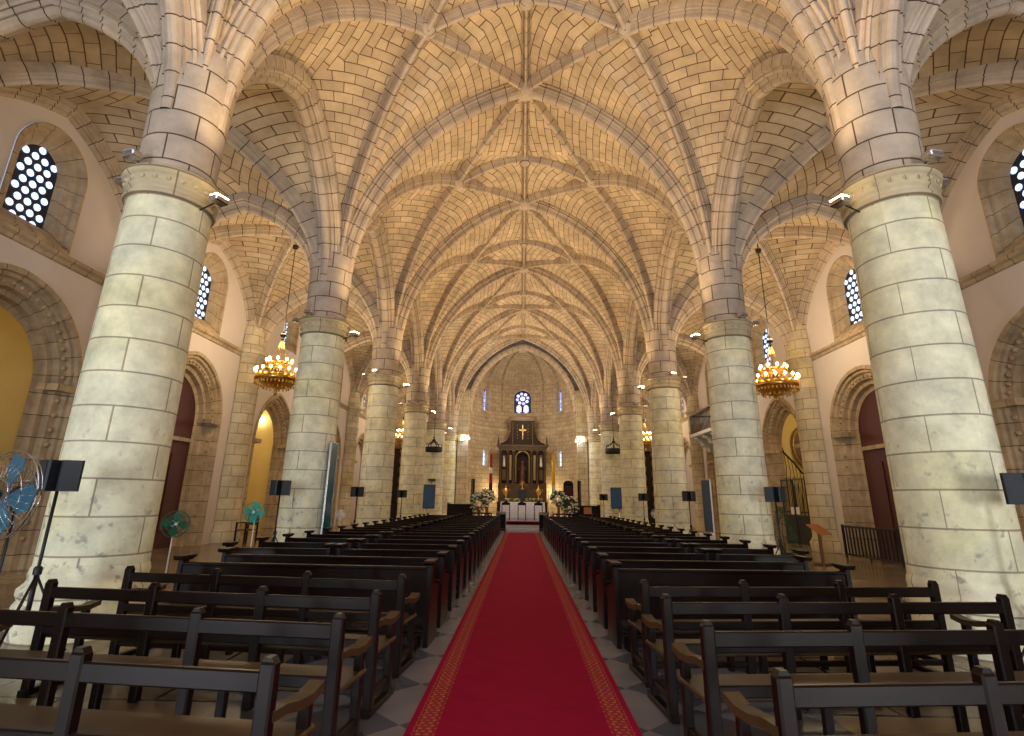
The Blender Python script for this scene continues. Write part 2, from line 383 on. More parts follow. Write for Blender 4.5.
ceil = MB(); ceil_a = {-1: MB(), 1: MB()}
ceiling = struct_empty('ceiling')
NP = 16
bosses = []
for bi in range(len(EDGES)-1):
    y0, y1 = EDGES[bi], EDGES[bi+1]; ym = (y0+y1)/2; b = (y1-y0)/2
    tier = math.atan2(b, W-2.47)
    cor = math.atan2(b, W)
    phs = sorted(set([i*PI/2/NP for i in range(NP+1)]+[tier, cor]))
    for sx in (-1, 1):
        for (cy, sy) in ((y0, 1), (y1, -1)):
            Fan(sx*W, cy, -sx, sy, W, b, hx_n, hy_n).mesh(ceil, phs, tier)
    # ribs of the nave bay
    for sx in (-1, 1):
        for (cy, sy) in ((y0, 1), (y1, -1)):
            fn = Fan(sx*W, cy, -sx, sy, W, b, hx_n, hy_n)
            pth = fn.path(tier)
            d = Vector((math.cos(tier)*-sx, math.sin(tier)*sy, 0)); side = d.cross(Vector((0, 0, 1)))
            m = MB(); m.sweep(pth, side, prof(.36, .30)); m.obj('tierceron_rib', 'rib', ceiling)
            # lierne from the transverse apex to the side boss
            p0 = (0, cy); p1 = (sx*2.47, ym)
            pts = []
            for k in range(13):
                x = lerp(p0[0], p1[0], k/12); y = lerp(p0[1], p1[1], k/12)
                z = lerp(13.93, 12.72, k/12)+.10*math.sin(PI*k/12)
                pts.append((x, y, z))
            dd = Vector((p1[0]-p0[0], p1[1]-p0[1], 0)); m = MB(); m.sweep(pts, dd.cross(Vector((0, 0, 1))), [(-.17, -.35)]+prof(.34, .28)+[(.17, -.35)]); m.obj('lierne_rib', 'rib', ceiling)
        # outer half of the cross ridge: side boss to arcade
    pts = []
    for k in range(-12, 13):
        x = 2.47*k/12; pts.append((x, ym, hy_n(W-abs(x))+.0))
    m = MB(); m.sweep(pts, (0, 1, 0), prof(.30, .26)); m.obj('cross_ridge_rib', 'rib', ceiling)
    pts = [(0, lerp(y0, y1, k/10), hx_n(b-abs(lerp(y0, y1, k/10)-ym))) for k in range(11)]
    m = MB(); m.sweep(pts, (1, 0, 0), prof(.24, .26)); m.obj('ridge_rib', 'rib', ceiling)
    bosses += [(2.47, ym, 12.55, .26), (-2.47, ym, 12.55, .26), (0, ym, 13.45, .22)]
    if bi: bosses.append((0, y0, 13.58, .30))
    # the two arcade arches and the aisle bays
    for sx in (-1, 1):
        for (cx_, ax, hy) in ((sx*W, 1, hy_a0), (sx*A, -1, hy_a1)):
            for (cy, sy) in ((y0, 1), (y1, -1)):
                fn = Fan(cx_, cy, sx*ax, sy, AH, b, hx_a, hy)
                phs2 = sorted(set([i*PI/2/NP for i in range(NP+1)]+[math.atan2(b, AH)]))
                fn.mesh(ceil_a[sx], phs2, math.atan2(b, AH))
                ph = math.atan2(b, AH); d = Vector((math.cos(ph)*sx*ax, math.sin(ph)*sy, 0))
                m = MB(); m.sweep(fn.path(ph), d.cross(Vector((0, 0, 1))), prof(.34, .28)); m.obj('diagonal_rib', 'rib', ceiling)
        bosses.append((sx*AC, ym, 10.36, .24))
        fa = [Fan(sx*W, y0, sx, 1, AH, b, hx_a, hy_a0), Fan(sx*W, y1, sx, -1, AH, b, hx_a, hy_a0)]
        pts = fa[0].path(PI/2)+fa[1].path(PI/2)[::-1][1:]
        m = MB(); m.sweep(pts, (1, 0, 0), prof(.66, .38)); m.obj('arcade_arch', 'rib', ceiling)
        fa = [Fan(sx*A, y0, -sx, 1, AH, b, hx_a, hy_a1), Fan(sx*A, y1, -sx, -1, AH, b, hx_a, hy_a1)]
        pts = fa[0].path(PI/2)+fa[1].path(PI/2)[::-1][1:]
        m = MB(); m.sweep(pts, (1, 0, 0), prof(.5, .28)); m.obj('wall_rib', 'rib', ceiling)
for bi, y in enumerate(EDGES):
    b = BAY/2
    fl, fr = Fan(-W, y, 1, 1, W, b, hx_n, hy_n), Fan(W, y, -1, 1, W, b, hx_n, hy_n)
    pts = fl.path(0, 26)+fr.path(0, 26)[::-1][1:]
    m = MB(); m.sweep(pts, (0, 1, 0), prof(.70, .36)); m.obj('transverse_arch', 'rib', ceiling)
    for sx in (-1, 1):
        f1, f2 = Fan(sx*W, y, sx, 1, AH, b, hx_a, hy_a0), Fan(sx*A, y, -sx, 1, AH, b, hx_a, hy_a1)
        pts = f1.path(0, 22)+f2.path(0, 22)[::-1][1:]
        m = MB(); m.sweep(pts, (0, 1, 0), prof(.62, .34)); m.obj('transverse_arch', 'rib', ceiling)
for (x, y, z, r) in bosses:
    m = MB(); m.lathe([(.01, z-.10), (r*.5, z-.09), (r*.8, z-.03), (r, z+.04), (r, z+.3)], (x, y), 14); m.obj('boss', 'shaft', ceiling)
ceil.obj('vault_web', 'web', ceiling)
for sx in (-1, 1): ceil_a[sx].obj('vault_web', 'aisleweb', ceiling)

# ------------------------------------------------------------------ floor
m = MB(); m.box(-A-4.2, A+4.2, YW-1, 47, -.2, 0); m.obj('floor', 'floor', struct=True)

# ------------------------------------------------------------------ side walls with chapel arches and windows
def arcz(y, hw, zsp, zap):
    y = min(abs(y), hw); h = zap-zsp
    if h >= hw:
        k = (h*h-hw*hw)/(2*hw); R = hw+k; return zsp+math.sqrt(max(0, R*R-(y+k)**2))
    return zsp+h*math.sqrt(max(0, 1-(y/hw)**2))
def outline(yc, hw, zsp, zap, z0, n=20):
    L = [(yc-hw, z0)]
    for k in range(n+1):
        a = -math.cos(PI*k/n); L.append((yc+hw*a, arcz(hw*a, hw, zsp, zap)))
    L.append((yc+hw, z0)); return L
def wall_strip(mb, P, y0, y1, ztop, holes):        # P(y,z)->xyz ; holes: (yc,hw,z0,zsp,zap)
    ys = {y0, y1}
    for (yc, hw, z0, zsp, zap) in holes:
        for k in range(21): ys.add(yc-hw*math.cos(PI*k/20))
    ys = sorted(ys)
    for a, b_ in zip(ys, ys[1:]):
        if b_-a < 1e-6: continue
        mid = (a+b_)/2; hs = sorted([h for h in holes if abs(mid-h[0]) < h[1]], key=lambda h: h[2])
        lo = (0, 0)
        for (yc, hw, z0, zsp, zap) in hs:
            if z0 > lo[0]: mb.add([P(a, lo[0]), P(b_, lo[1]), P(b_, z0), P(a, z0)], [(0, 1, 2, 3)], [[(a, lo[0]), (b_, lo[1]), (b_, z0), (a, z0)]])
            lo = (arcz(a-yc, hw, zsp, zap), arcz(b_-yc, hw, zsp, zap))
        mb.add([P(a, lo[0]), P(b_, lo[1]), P(b_, ztop), P(a, ztop)], [(0, 1, 2, 3)], [[(a, lo[0]), (b_, lo[1]), (b_, ztop), (a, ztop)]])
def frame(mb, P, yc, hw, zsp, zap, z0, pr, closed=False, n=20):   # pr: (inward, depth)
    rings = []
    for (i, d) in pr:
        o = outline(yc, hw-i, zsp, zap-i, z0+(i if closed else 0), n)
        if closed: o = o+[o[0]]
        rings.append([Vector(P(a, z, d)) for a, z in o])
    m_ = len(rings[0]); L = [0]
    for k in range(1, m_): L.append(L[-1]+(rings[0][k]-rings[0][k-1]).length)
    fs = []; uvs = []; dv = 0
    for r in range(len(rings)-1):
        for k in range(m_-1):
            fs.append((r*m_+k, r*m_+k+1, (r+1)*m_+k+1, (r+1)*m_+k)); uvs.append([(L[k], dv+3), (L[k+1], dv+3), (L[k+1], dv+3.1), (L[k], dv+3.1)])
        dv += .1
    mb.add([v[:] for ring in rings for v in ring], fs, uvs)
PORTAL = [(-.02, 0), (-.02, -.05), (.10, -.05), (.12, .03), (.20, .04), (.24, .12), (.40, .15), (.44, .28), (.56, .30), (.60, .44), (.72, .48)]
GLASSPAT = {}
def roundel_window(name, P, yc, z0, hw, hsp, hap, cols, mat='pane', frame_in=.46, depth=.34):
    """glass: a lattice with round panes; own object with surround"""
    root = struct_empty(name)
    s = MB(); zs_, za = hsp, hap
    O = hw+frame_in
    frame(s, P, yc, O, zs_, za+frame_in, z0-.08, [(0, -.02), (.02, -.04), (.10, -.03), (.13, .06), (.20, .08), (.24, .14), (.34, .2), (frame_in, depth)], closed=True)
    s.obj('window_surround', 'carved', root)
    l = MB(); o = outline(yc, hw+.03, zs_, za+.03, z0+frame_in-.45, 16)
    zc = (z0+za)/2
    pts = [P(a, z, depth+.02) for a, z in o]; pts2 = [P(a, z, depth+.08) for a, z in o]; n = len(pts)
    l.add(pts+pts2, [tuple(range(n)), tuple(reversed(range(n, 2*n)))]+[(i, i+n, (i+1) % n+n, (i+1) % n) for i in range(n)])
    l.obj('lattice', 'lattice', root)
    p_ = MB(); step = 2*hw/cols; r = step*.33; row = 0; z = z0+.06+r
    while z < za-r*.6:
        off = (row % 2)*step/2
        for k in range(cols+1):
            y = yc-hw+step*(k+.5)-off
            if abs(y-yc) > hw-r*.55: continue
            if z+r*.7 > arcz(y-yc, hw, zs_, za): continue
            q = [P(y+r*math.cos(2*PI*i/12), z+r*1.0*math.sin(2*PI*i/12), depth) for i in range(12)]
            q2 = [P(y+r*math.cos(2*PI*i/12), z+r*1.0*math.sin(2*PI*i/12), depth+.03) for i in range(12)]
            p_.add(q+q2, [tuple(range(12))]+[(i, (i+1) % 12, (i+1) % 12+12, i+12) for i in range(12)])
        z += step*.88; row += 1
    p_.obj('roundel_panes', mat, root)
    return root
wn = 1
BAYS = [((EDGES[i]+EDGES[i+1])/2) for i in range(len(EDGES)-1)]     # index 2 is the first bay seen
for sx in (-1, 1):
    side = 'left' if sx < 0 else 'right'
    def P(y, z, d=0, sx=sx): return (sx*(A+d), y, z)
    wall = MB(); ti = 1
    arches = []
    wroot = struct_empty('wall_'+side)
    for bi, yc in enumerate(BAYS):
        holes = []
        hw, zsp, zap = (2.12, 4.0, 6.2) if (bi == 2 and sx < 0) else (1.95, 3.85, 5.8)
        if bi == 3: hw, zsp, zap = (1.9, 4.1, 6.15) if sx < 0 else (1.98, 3.9, 5.85)
        ya = yc
        if bi == 4: hw, zsp, zap = 1.80, 3.8, 5.95; ya = yc-(.85 if sx > 0 else .35)
        holes.append((ya, hw, 0, zsp, zap)); wz0, whw, wsp, wap = (7.05, .50, 8.72, 9.25)
        if bi == 4 and sx < 0: wz0, whw, wsp, wap = 8.1, .3, 9.2, 9.55
        yc_ = yc; O = whw+.46; holes.append((yc, O, wz0-.08, wsp, wap+.46))
        wall_strip(wall, P, EDGES[bi], EDGES[bi+1], 12.0, holes)
        roundel_window('window_%d' % wn, P, yc, wz0, whw, wsp, wap, 4); wn += 1
        f = MB(); frame(f, P, ya, hw, zsp, zap, 0, PORTAL)
        # ball ornament along the hollow of the arch
        o = outline(ya, hw-.32, zsp, zap-.32, .3, 26)
        for k in range(len(o)-1):
            (a, z), (a2, z2) = o[k], o[k+1]; n = max(1, int(math.hypot(a2-a, z2-z)/.33))
            for q in range(n):
                t = q/n; f.sphere(P(lerp(a, a2, t), lerp(z, z2, t), .12), .055, 8)
        for s_ in (-1, 1):     # impost blocks
            f.box(*sorted((sx*(A-.07), sx*(A+.48))), ya+s_*hw-(.62 if s_ > 0 else 0), ya+s_*hw+(.62 if s_ < 0 else 0), zsp-.12, zsp+.03)
        f.obj('portal_surround', 'carved', wroot)
        arches.append((bi, ya, hw-.72, zsp, zap-.72))
    wall.obj('plaster_face', 'plaster', wroot)
    # string course
    s = MB(); pr = [(0, 6.70), (-.05, 6.72), (-.07, 6.80), (-.15, 6.84), (-.15, 6.92), (-.02, 6.99), (0, 7.0)]
    for a, b_ in zip(EDGES, EDGES[1:]):
        vs = [P(y, z, d) for y in (a, b_) for d, z in pr]; n = len(pr)
        s.add(vs, [(k, k+1, n+k+1, n+k) for k in range(n-1)], [[(a, 3+k*.1), (a, 3.1+k*.1), (b_, 3.1+k*.1), (b_, 3+k*.1)] for k in range(n-1)])
    s.obj('trim_%d' % (1 if sx < 0 else 2), 'carved', struct=True)
    # half-round responds
    for k, y in enumerate(COLY):
        r = MB(); r.lathe([(.60, .0), (.64, .30), (.60, .36), (.53, .5), (.53, 5.6), (.57, 5.64), (.57, 5.70), (.53, 5.74), (.53, 6.66), (.56, 6.70), (.62, 6.76), (.68, 6.86), (.68, 6.98), (.62, 7.02), (.56, 7.06), (.52, 7.4), (.42, 8.2), (.30, 9)], (sx*(A-.02), y-.2), 28, PI/2 if sx > 0 else -PI/2, 3*PI/2 if sx > 0 else PI/2)
        # ring of the mouldings lower down the shaft
        r.obj('half_column', 'pier', wroot)
    # what stands behind the arches
    for (bi, yc, hw, zsp, zap) in arches:
        if bi == 3:      # tall dark red doors
            d = struct_empty('door_%d' % (1 if sx < 0 else 2))
            o = outline(yc, hw+.05, zsp, zap+.05, 0, 16)
            q = MB(); a = [P(y, z, .50) for y, z in o]; b2 = [P(y, z, .60) for y, z in o]; n = len(a)
            q.add(a+b2, [tuple(range(n)), tuple(reversed(range(n, 2*n)))]+[(i, i+n, (i+1) % n+n, (i+1) % n) for i in range(n)])
            q.obj('door_leaf', 'leather', d)
            q = MB(); q.box(*sorted((sx*(A+.40), sx*(A+.50))), yc-hw+.02, yc+hw-.02, 3.30, 3.42); q.obj('transom', 'carved', d)
            q = MB()
            for yy in (yc-hw*.5, yc+hw*.5): q.box(*sorted((sx*(A+.46), sx*(A+.505))), yy-.28, yy+.28, .5, 2.9)
            q.obj('door_panels', 'leather', d)
        elif bi in (2, 4, 5):
            x0, x1 = sorted((sx*(A+.48), sx*(A+3.8))); q = MB(); y0_, y1_ = yc-2.7, yc+2.7
            q.add([(x0 if sx > 0 else x1, 0, 0)]*0, [])
            xb = sx*(A+3.8); xf = sx*(A+.48)
            q.add([(xb, y0_, 0), (xb, y1_, 0), (xb, y1_, 7), (xb, y0_, 7)], [(0, 1, 2, 3)])
            for yy in (y0_, y1_): q.add([(xf, yy, 0), (xb, yy, 0), (xb, yy, 7), (xf, yy, 7)], [(0, 1, 2, 3)])
            q.add([(xf, y0_, 7), (xb, y0_, 7), (xb, y1_, 7), (xf, y1_, 7)], [(0, 1, 2, 3)])
            wall_strip(q, lambda y, z, sx=sx: (sx*(A+.49), y, z), y0_, y1_, 7, [(yc, hw, 0, zsp, zap)])
            q.obj('chapel_wall', 'yellow', wroot)
            l = bpy.data.lights.new('chapel_lamp', 'POINT'); l.energy = 60 if bi != 2 else 42; l.color = (1, .80, .48); l.shadow_soft_size = .15
            lo = bpy.data.objects.new('chapel_lamp', l); C.objects.link(lo); lo.location = (sx*(A+2.2), yc-.8 if bi == 2 else yc, 4.8)
        else:
            q = MB(); o = outline(yc, hw+.05, zsp, zap+.05, 0, 16); a = [P(y, z, .50) for y, z in o]; q.add(a, [tuple(range(len(a)))]); q.obj('niche_wall', 'plaster', wroot)

# ------------------------------------------------------------------ west wall with three open doors
m = MB(); PW = lambda y, z: (y, YW, z)
wall_strip(m, PW, -A, -W, 12, [(-8, 1.1, 0, 2.6, 3.7)])
wall_strip(m, PW, W, A, 12, [(8, 1.1, 0, 2.6, 3.7)])
wall_strip(m, PW, -W, W, 15, [(0, 2.0, 0, 3.6, 5.2)])
m.obj('wall_west', 'plaster', struct=True)

# ------------------------------------------------------------------ columns
ORD = ['nearest the west door', 'nearest the camera', 'second from the camera', 'third from the camera', 'fourth from the camera', 'fifth from the camera', 'beside the altar apse']
def column():
    t = thing('stone_column', '', 'column', group='nave columns')
    b = MB(); b.lathe([(.70, 0), (.70, .34), (.66, .40), (.69, .46), (.69, .52), (.63, .58), (.61, .62), (.62, .68), (.61, .74), (.59, .78)], n=40); b.obj('base', 'column', t)
    s = MB(); s.lathe([(.595, .78), (.585, 3), (.555, 5.75)], n=48); s.obj('shaft', 'column', t)
    c = MB(); c.lathe([(.555, 5.68), (.595, 5.70), (.615, 5.74), (.59, 5.78), (.57, 5.80), (.58, 5.84), (.615, 5.86), (.62, 5.88), (.60, 5.90), (.605, 6.00), (.63, 6.01), (.665, 6.04), (.675, 6.09), (.65, 6.13), (.50, 6.14)], n=48)
    for k in range(22):
        a = 2*PI*k/22; c.sphere((.605*math.cos(a), .605*math.sin(a), 5.95), .036, 8)
    c.obj('capital', 'pier', t)
    u = MB()
    pr = [(.53, 6.14), (.53, 6.5), (.55, 7.2), (.575, 7.9), (.56, 8.5), (.46, 9.0), (.34, 9.5), (.2, 10.0)]
    u.lathe(pr, n=40, ru=.6); u.obj('springer', 'shaft', t)
    return t
col0 = column(); first = True
for k, y in enumerate(COLY):
    for sx in (-1, 1):
        lab = 'tall round limestone column on the %s side of the nave, %s' % ('left' if sx < 0 else 'right', ORD[k])
        if first: col0.location = (sx*W, y, 0); col0['label'] = lab; col0.rotation_euler = (0, 0, .3); first = False
        else: dup(col0, (sx*W, y, 0), rz=random.uniform(0, 6), label=lab)

# floodlights on the capitals
def flood_proto(warm=True):
    t = thing('floodlight', '', 'floodlight', group='floodlights on the column capitals')
    m = MB(); m.tube([(-.36, 0, -.04), (-.08, 0, .02)], .012, 6); m.obj('bracket', 'iron', t)
    m = MB(); m.rbox(-.08, .08, -.11, .11, 0, .09, .015); m.obj('housing', 'chrome', t)
    m = MB(); m.box(-.07, .07, -.10, .10, .091, .105); m.obj('lens', 'floodglass', t)
    return t
fl0 = flood_proto(); used = False
MT['unlit'] = plain('unlit_lens', (.35, .37, .42), .25, var=.05)
fl_off = dup(fl0, (0, 0, 0)); off_used = False
for ch in fl_off.children:
    if ch.name.startswith('lens'): ch.data = ch.data.copy(); ch.data.materials[0] = MT['unlit']
WHERE = {'nave': 'nave side', 'west': 'camera side', 'aisle': 'aisle side'}
def put_flood(k, y, sx, which):
    global used
    ang = {'nave': PI if sx > 0 else 0, 'west': -PI/2+sx*.25, 'aisle': 0 if sx > 0 else PI}[which]
    if which == 'nave': ang = ang+(-.35 if sx < 0 else .35)
    rr, zz = {'nave': (1.0, 5.66), 'west': (.74, 6.15), 'aisle': (.80, 6.15)}[which]
    loc = (sx*W+rr*math.cos(ang), y+rr*math.sin(ang), zz)
    lab = 'floodlight on the %s column capital %s, %s' % ('left' if sx < 0 else 'right', ORD[k], WHERE[which])
    if not used: o = fl0; o.location = loc; o.rotation_euler = (0, 0, ang); o['label'] = lab; used = True
    elif which == 'nave': o = dup(fl0, loc, ang, lab)
    else:
        global off_used
        if not off_used: o = fl_off; o.location = loc; o.rotation_euler = (0, 0, ang); o['label'] = lab; off_used = True
        else: o = dup(fl_off, loc, ang, lab)
    l = bpy.data.lights.new('flood_beam', 'SPOT'); l.energy = {'nave': (620 if k < 6 else 160), 'west': 0, 'aisle': (210 if k > 1 else 50)}[which]; l.color = (1, .72, .40)
    l.spot_size = 2.1; l.spot_blend = .8; l.shadow_soft_size = .08
    if l.energy:
        q = bpy.data.objects.new('flood_beam', l); C.objects.link(q); q.location = (loc[0], loc[1], loc[2]+.15)
        tgt = Vector((loc[0]+math.cos(ang)*1.7, loc[1]+math.sin(ang)*1.7, loc[2]+3)); q.rotation_euler = (tgt-q.location).to_track_quat('-Z', 'Y').to_euler()
    else: bpy.data.lights.remove(l)
for k, y in enumerate(COLY):
    for sx in (-1, 1):
        for wch in ('nave', 'west', 'aisle'): put_flood(k, y, sx, wch)
#PART2

# ------------------------------------------------------------------ east end: aisle end walls, piers, apse
for sx in (-1, 1):
    m = MB(); x0, x1 = sorted((sx*W, sx*A)); m.box(x0, x1, 40.55, 40.75, 0, 12); m.obj('wall_east_'+('left' if sx < 0 else 'right'), 'ashlar', struct=True)
    m = MB(); x0, x1 = sorted((sx*4.05, sx*5.35)); m.box(x0, x1, 40.25, 41.2, 0, 9.6); m.obj('trim_%d' % (3 if sx < 0 else 4), 'pier', struct=True)
    m = MB(); x0, x1 = sorted((sx*4.0, sx*4.75)); m.box(x0, x1, 39.9, 40.25, 0, 5.95); m.box(*sorted((sx*3.93, sx*4.82)), 39.83, 40.25, 5.95, 6.15)
    m.obj('trim_%d' % (5 if sx < 0 else 6), 'pier', struct=True)
# wall over the apse arch
m = MB()
def apse_arch(x): return arcz(x, 4.1, 8.0, 13.15)
ys = [-5.4]+[-4.1*math.cos(PI*k/24) for k in range(25)]+[5.4]
for a, b_ in zip(ys, ys[1:]):
    za = 9.5 if abs(a) > 4.11 else apse_arch(a); zb = 9.5 if abs(b_) > 4.11 else apse_arch(b_)
    if abs(a) > 4.11: za = apse_arch(4.1)
    if abs(b_) > 4.11: zb = apse_arch(4.1)
    m.add([(a, 40.9, za), (b_, 40.9, zb), (b_, 40.9, 15), (a, 40.9, 15)], [(0, 1, 2, 3)], [[(a, za), (b_, zb), (b_, 15), (a, 15)]])
m.obj('wall_apse_arch', 'ashlar', struct=True)
m = MB(); pts = [(4.1*math.cos(PI*k/24), 40.75, apse_arch(4.1*math.cos(PI*k/24))) for k in range(25)]
m.sweep(pts, (0, 1, 0), prof(.8, .22)); m.obj('trim_7', 'rib', struct=True)
RA = 4.15; YA = 40.9
def PA(u, z, d=0): a = u/RA; return ((RA+d)*math.sin(a), YA+(RA+d)*math.cos(a), z)
HU = RA*PI/2
hs = [(0, .80, 8.5, 9.85, 10.65), (RA*.80, .42, 8.5, 10.05, 10.45), (-RA*.80, .42, 8.5, 10.05, 10.45), (RA*.80, .30, 4.1, 5.25, 5.5), (-RA*.80, .30, 4.1, 5.25, 5.5)]
apw = struct_empty('wall_apse'); m = MB()
def apse_top(u): return 8.2+2.75*min(1, math.cos(u/RA)*1.3)
us = sorted(set([-HU+2*HU*k/48 for k in range(49)]+[h[0]-h[1]*math.cos(PI*k/20) for h in hs for k in range(21)]))
for a, b_ in zip(us, us[1:]):
    if b_-a < 1e-6: continue
    mid = (a+b_)/2; lo = (0, 0)
    for (yc, hw, z0, zsp, zap) in sorted([h for h in hs if abs(mid-h[0]) < h[1]], key=lambda h: h[2]):
        m.add([PA(a, lo[0]), PA(b_, lo[1]), PA(b_, z0), PA(a, z0)], [(0, 1, 2, 3)], [[(a, lo[0]), (b_, lo[1]), (b_, z0), (a, z0)]])
        lo = (arcz(a-yc, hw, zsp, zap), arcz(b_-yc, hw, zsp, zap))
    m.add([PA(a, lo[0]), PA(b_, lo[1]), PA(b_, apse_top(b_)), PA(a, apse_top(a))], [(0, 1, 2, 3)], [[(a, lo[0]), (b_, lo[1]), (b_, apse_top(b_)), (a, apse_top(a))]])
m.obj('apse_face', 'ashlar', apw)
# apse vault
m = MB(); na, ntt = 32, 14; vs = []; AX = 13.2
for i in range(na+1):
    u = -HU+2*HU*i/na
    for j in range(ntt+1):
        t = j/ntt; r = RA*math.cos(t*PI/2)**1.0; z0 = apse_top(u); a = u/RA
        vs.append((r*math.sin(a), YA+r*math.cos(a), z0+(AX-z0)*math.sin(t*PI/2)))
n = ntt+1; fs = []; uvs = []
for i in range(na):
    for j in range(ntt):
        fs.append((i*n+j, (i+1)*n+j, (i+1)*n+j+1, i*n+j+1)); f0 = math.cos(j/ntt*PI/2); f1 = math.cos((j+1)/ntt*PI/2)
        uvs.append([(i*.4, j*.45), ((i+1)*.4, j*.45), ((i+1)*.4, (j+1)*.45), (i*.4, (j+1)*.45)])
m.add(vs, fs, uvs, True); m.obj('apse_vault_web', 'ashlar', apw)
for a in (-1.3, -.85-.35, -.42, .42, 1.2, 1.3, -.8*0+.78+.0, -.78):
    u = a*RA; pts = []
    for j in range(13):
        t = j/12*.97; r = (RA-.02)*math.cos(t*PI/2); z0 = apse_top(u)-.02 if True else 0; pts.append((r*math.sin(a), YA+r*math.cos(a), z0+(AX-z0)*math.sin(t*PI/2)))
    if abs(a) < 1: pts = [(RA*math.sin(a), YA+RA*math.cos(a), 8.6)]+pts
    m = MB(); m.sweep(pts, (math.cos(a), -math.sin(a), 0), prof(.24, .2)); m.obj('apse_rib', 'rib', apw)
m = MB(); m.lathe([(.01, 12.85), (.3, 12.88), (.45, 13.0), (.45, 13.3)], (0, YA+.35), 16); m.obj('boss', 'shaft', apw)
m = MB(); pr = [(RA+.02, 6.98), (RA-.10, 7.02), (RA-.14, 7.10), (RA-.14, 7.18), (RA-.02, 7.28), (RA+.02, 7.28)]
m.lathe(pr, (0, YA), 40, 0, PI); m.obj('trim_8', 'pier', struct=True)
# apse windows
def lancet(no, uc, hw, z0, zsp, zap, mat, rose=False):
    root = struct_empty('window_%d' % no)
    P = PA; s = MB(); frame(s, lambda y, z, d: P(y, z, d), uc, hw+.02, zsp, zap+.02, z0-.02, [(0, -.03), (.06, -.05), (.10, 0), (.12, .12), (.14, .3)], closed=True); s.obj('window_surround', 'pier', root)
    h = hw-.12
    def disc(fn): q = MB(); o = fn; a = [P(y, z, .26) for y, z in o]; b2 = [P(y, z, .29) for y, z in o]; n = len(a); q.add(a+b2, [tuple(range(n)), tuple(reversed(range(n, 2*n)))]+[(i, i+n, (i+1) % n+n, (i+1) % n) for i in range(n)]); return q
    q = disc(outline(uc, hw+.04, zsp, zap+.04, z0-.04, 14)); 
    for i in range(len(q.v)):
        pass
    bk = MB(); o = outline(uc, hw+.04, zsp, zap+.04, z0-.04, 14); a = [P(y, z, .46) for y, z in o]; bk.add(a, [tuple(range(len(a)))]); bk.obj('tracery', 'lattice', root)
    g_ = MB(); g2 = MB()
    def piece(G, pts): G.add([P(y, z, .29) for y, z in pts], [tuple(range(len(pts)))])
    if rose:
        cz = 9.85
        for k in range(8):
            aa = 2*PI*k/8+.2; cx, cy = uc+.42*math.cos(aa), cz+.42*math.sin(aa)
            piece(g_ if k % 2 else g2, [(cx+.13*math.cos(q_*PI/5), cy+.13*math.sin(q_*PI/5)) for q_ in range(10)])
        piece(g_, [(uc+.2*math.cos(q_*PI/5), cz+.2*math.sin(q_*PI/5)) for q_ in range(10)])
        for s_ in (-1, 1):
            piece(g_, outline(uc+s_*.28, .19, 9.1, 9.3, 8.72, 8))
            piece(g2, outline(uc+s_*.28, .10, 9.0, 9.1, 8.62, 6))
    else:
        for s_ in ((-1, 1) if hw > .35 else (0,)):
            ww = h*.42 if s_ else h
            z = z0+.12; kk = 0
            while z < zsp:
                piece(g_ if kk % 2 == 0 else g2, [(uc+s_*h*.52-ww, z), (uc+s_*h*.52+ww, z), (uc+s_*h*.52+ww, min(zsp, z+.30)), (uc+s_*h*.52-ww, min(zsp, z+.30))]); z += .34; kk += 1
            piece(g2, outline(uc+s_*h*.52, ww, zsp+.05, zap-.12, zsp+.03, 6))
    g_.obj('pale_panes', 'pane', root); g2.obj('coloured_panes', mat, root)
lancet(15, 0, .80, 8.5, 9.85, 10.65, 'paneviolet', True)
lancet(16, RA*.80, .42, 8.5, 10.05, 10.45, 'paneviolet'); lancet(17, -RA*.80, .42, 8.5, 10.05, 10.45, 'paneviolet')
lancet(18, RA*.80, .30, 4.1, 5.25, 5.5, 'pane'); lancet(19, -RA*.80, .30, 4.1, 5.25, 5.5, 'pane')

# presbytery platform and steps
m = MB(); m.box(-4.9, 4.9, 31.0, 45.2, 0, .45)
m.obj('floor_presbytery', 'marble', struct=True)
st = thing('marble_steps', 'white marble steps at the end of the red carpet', 'steps', (0, 0, 0))
for k, (y, z) in enumerate(((29.9, .15), (30.35, .30), (30.75, .449))):
    m = MB(); m.rbox(-2.0, 2.0, y, 31.0, z-.15, z, .012); m.obj('step', 'marble', st)
m = MB(); m.box(-.85, .95, 30.2, 31.6, .450, .462); m.box(-.85, .95, 30.745, 30.749, .31, .45)
tag(m.obj('step_carpet', 'carpet'), 'short red carpet strip lying across the top altar steps', 'carpet')

# carpet
m = MB(); m.box(-.84, .84, -3.0, 28.6, .002, .014)
m.obj('tmp', 'carpet'); cp_ = bpy.data.objects['tmp']; cp_.name = 'red_carpet'; tag(cp_, 'long red carpet runner with patterned borders down the central aisle', 'carpet')

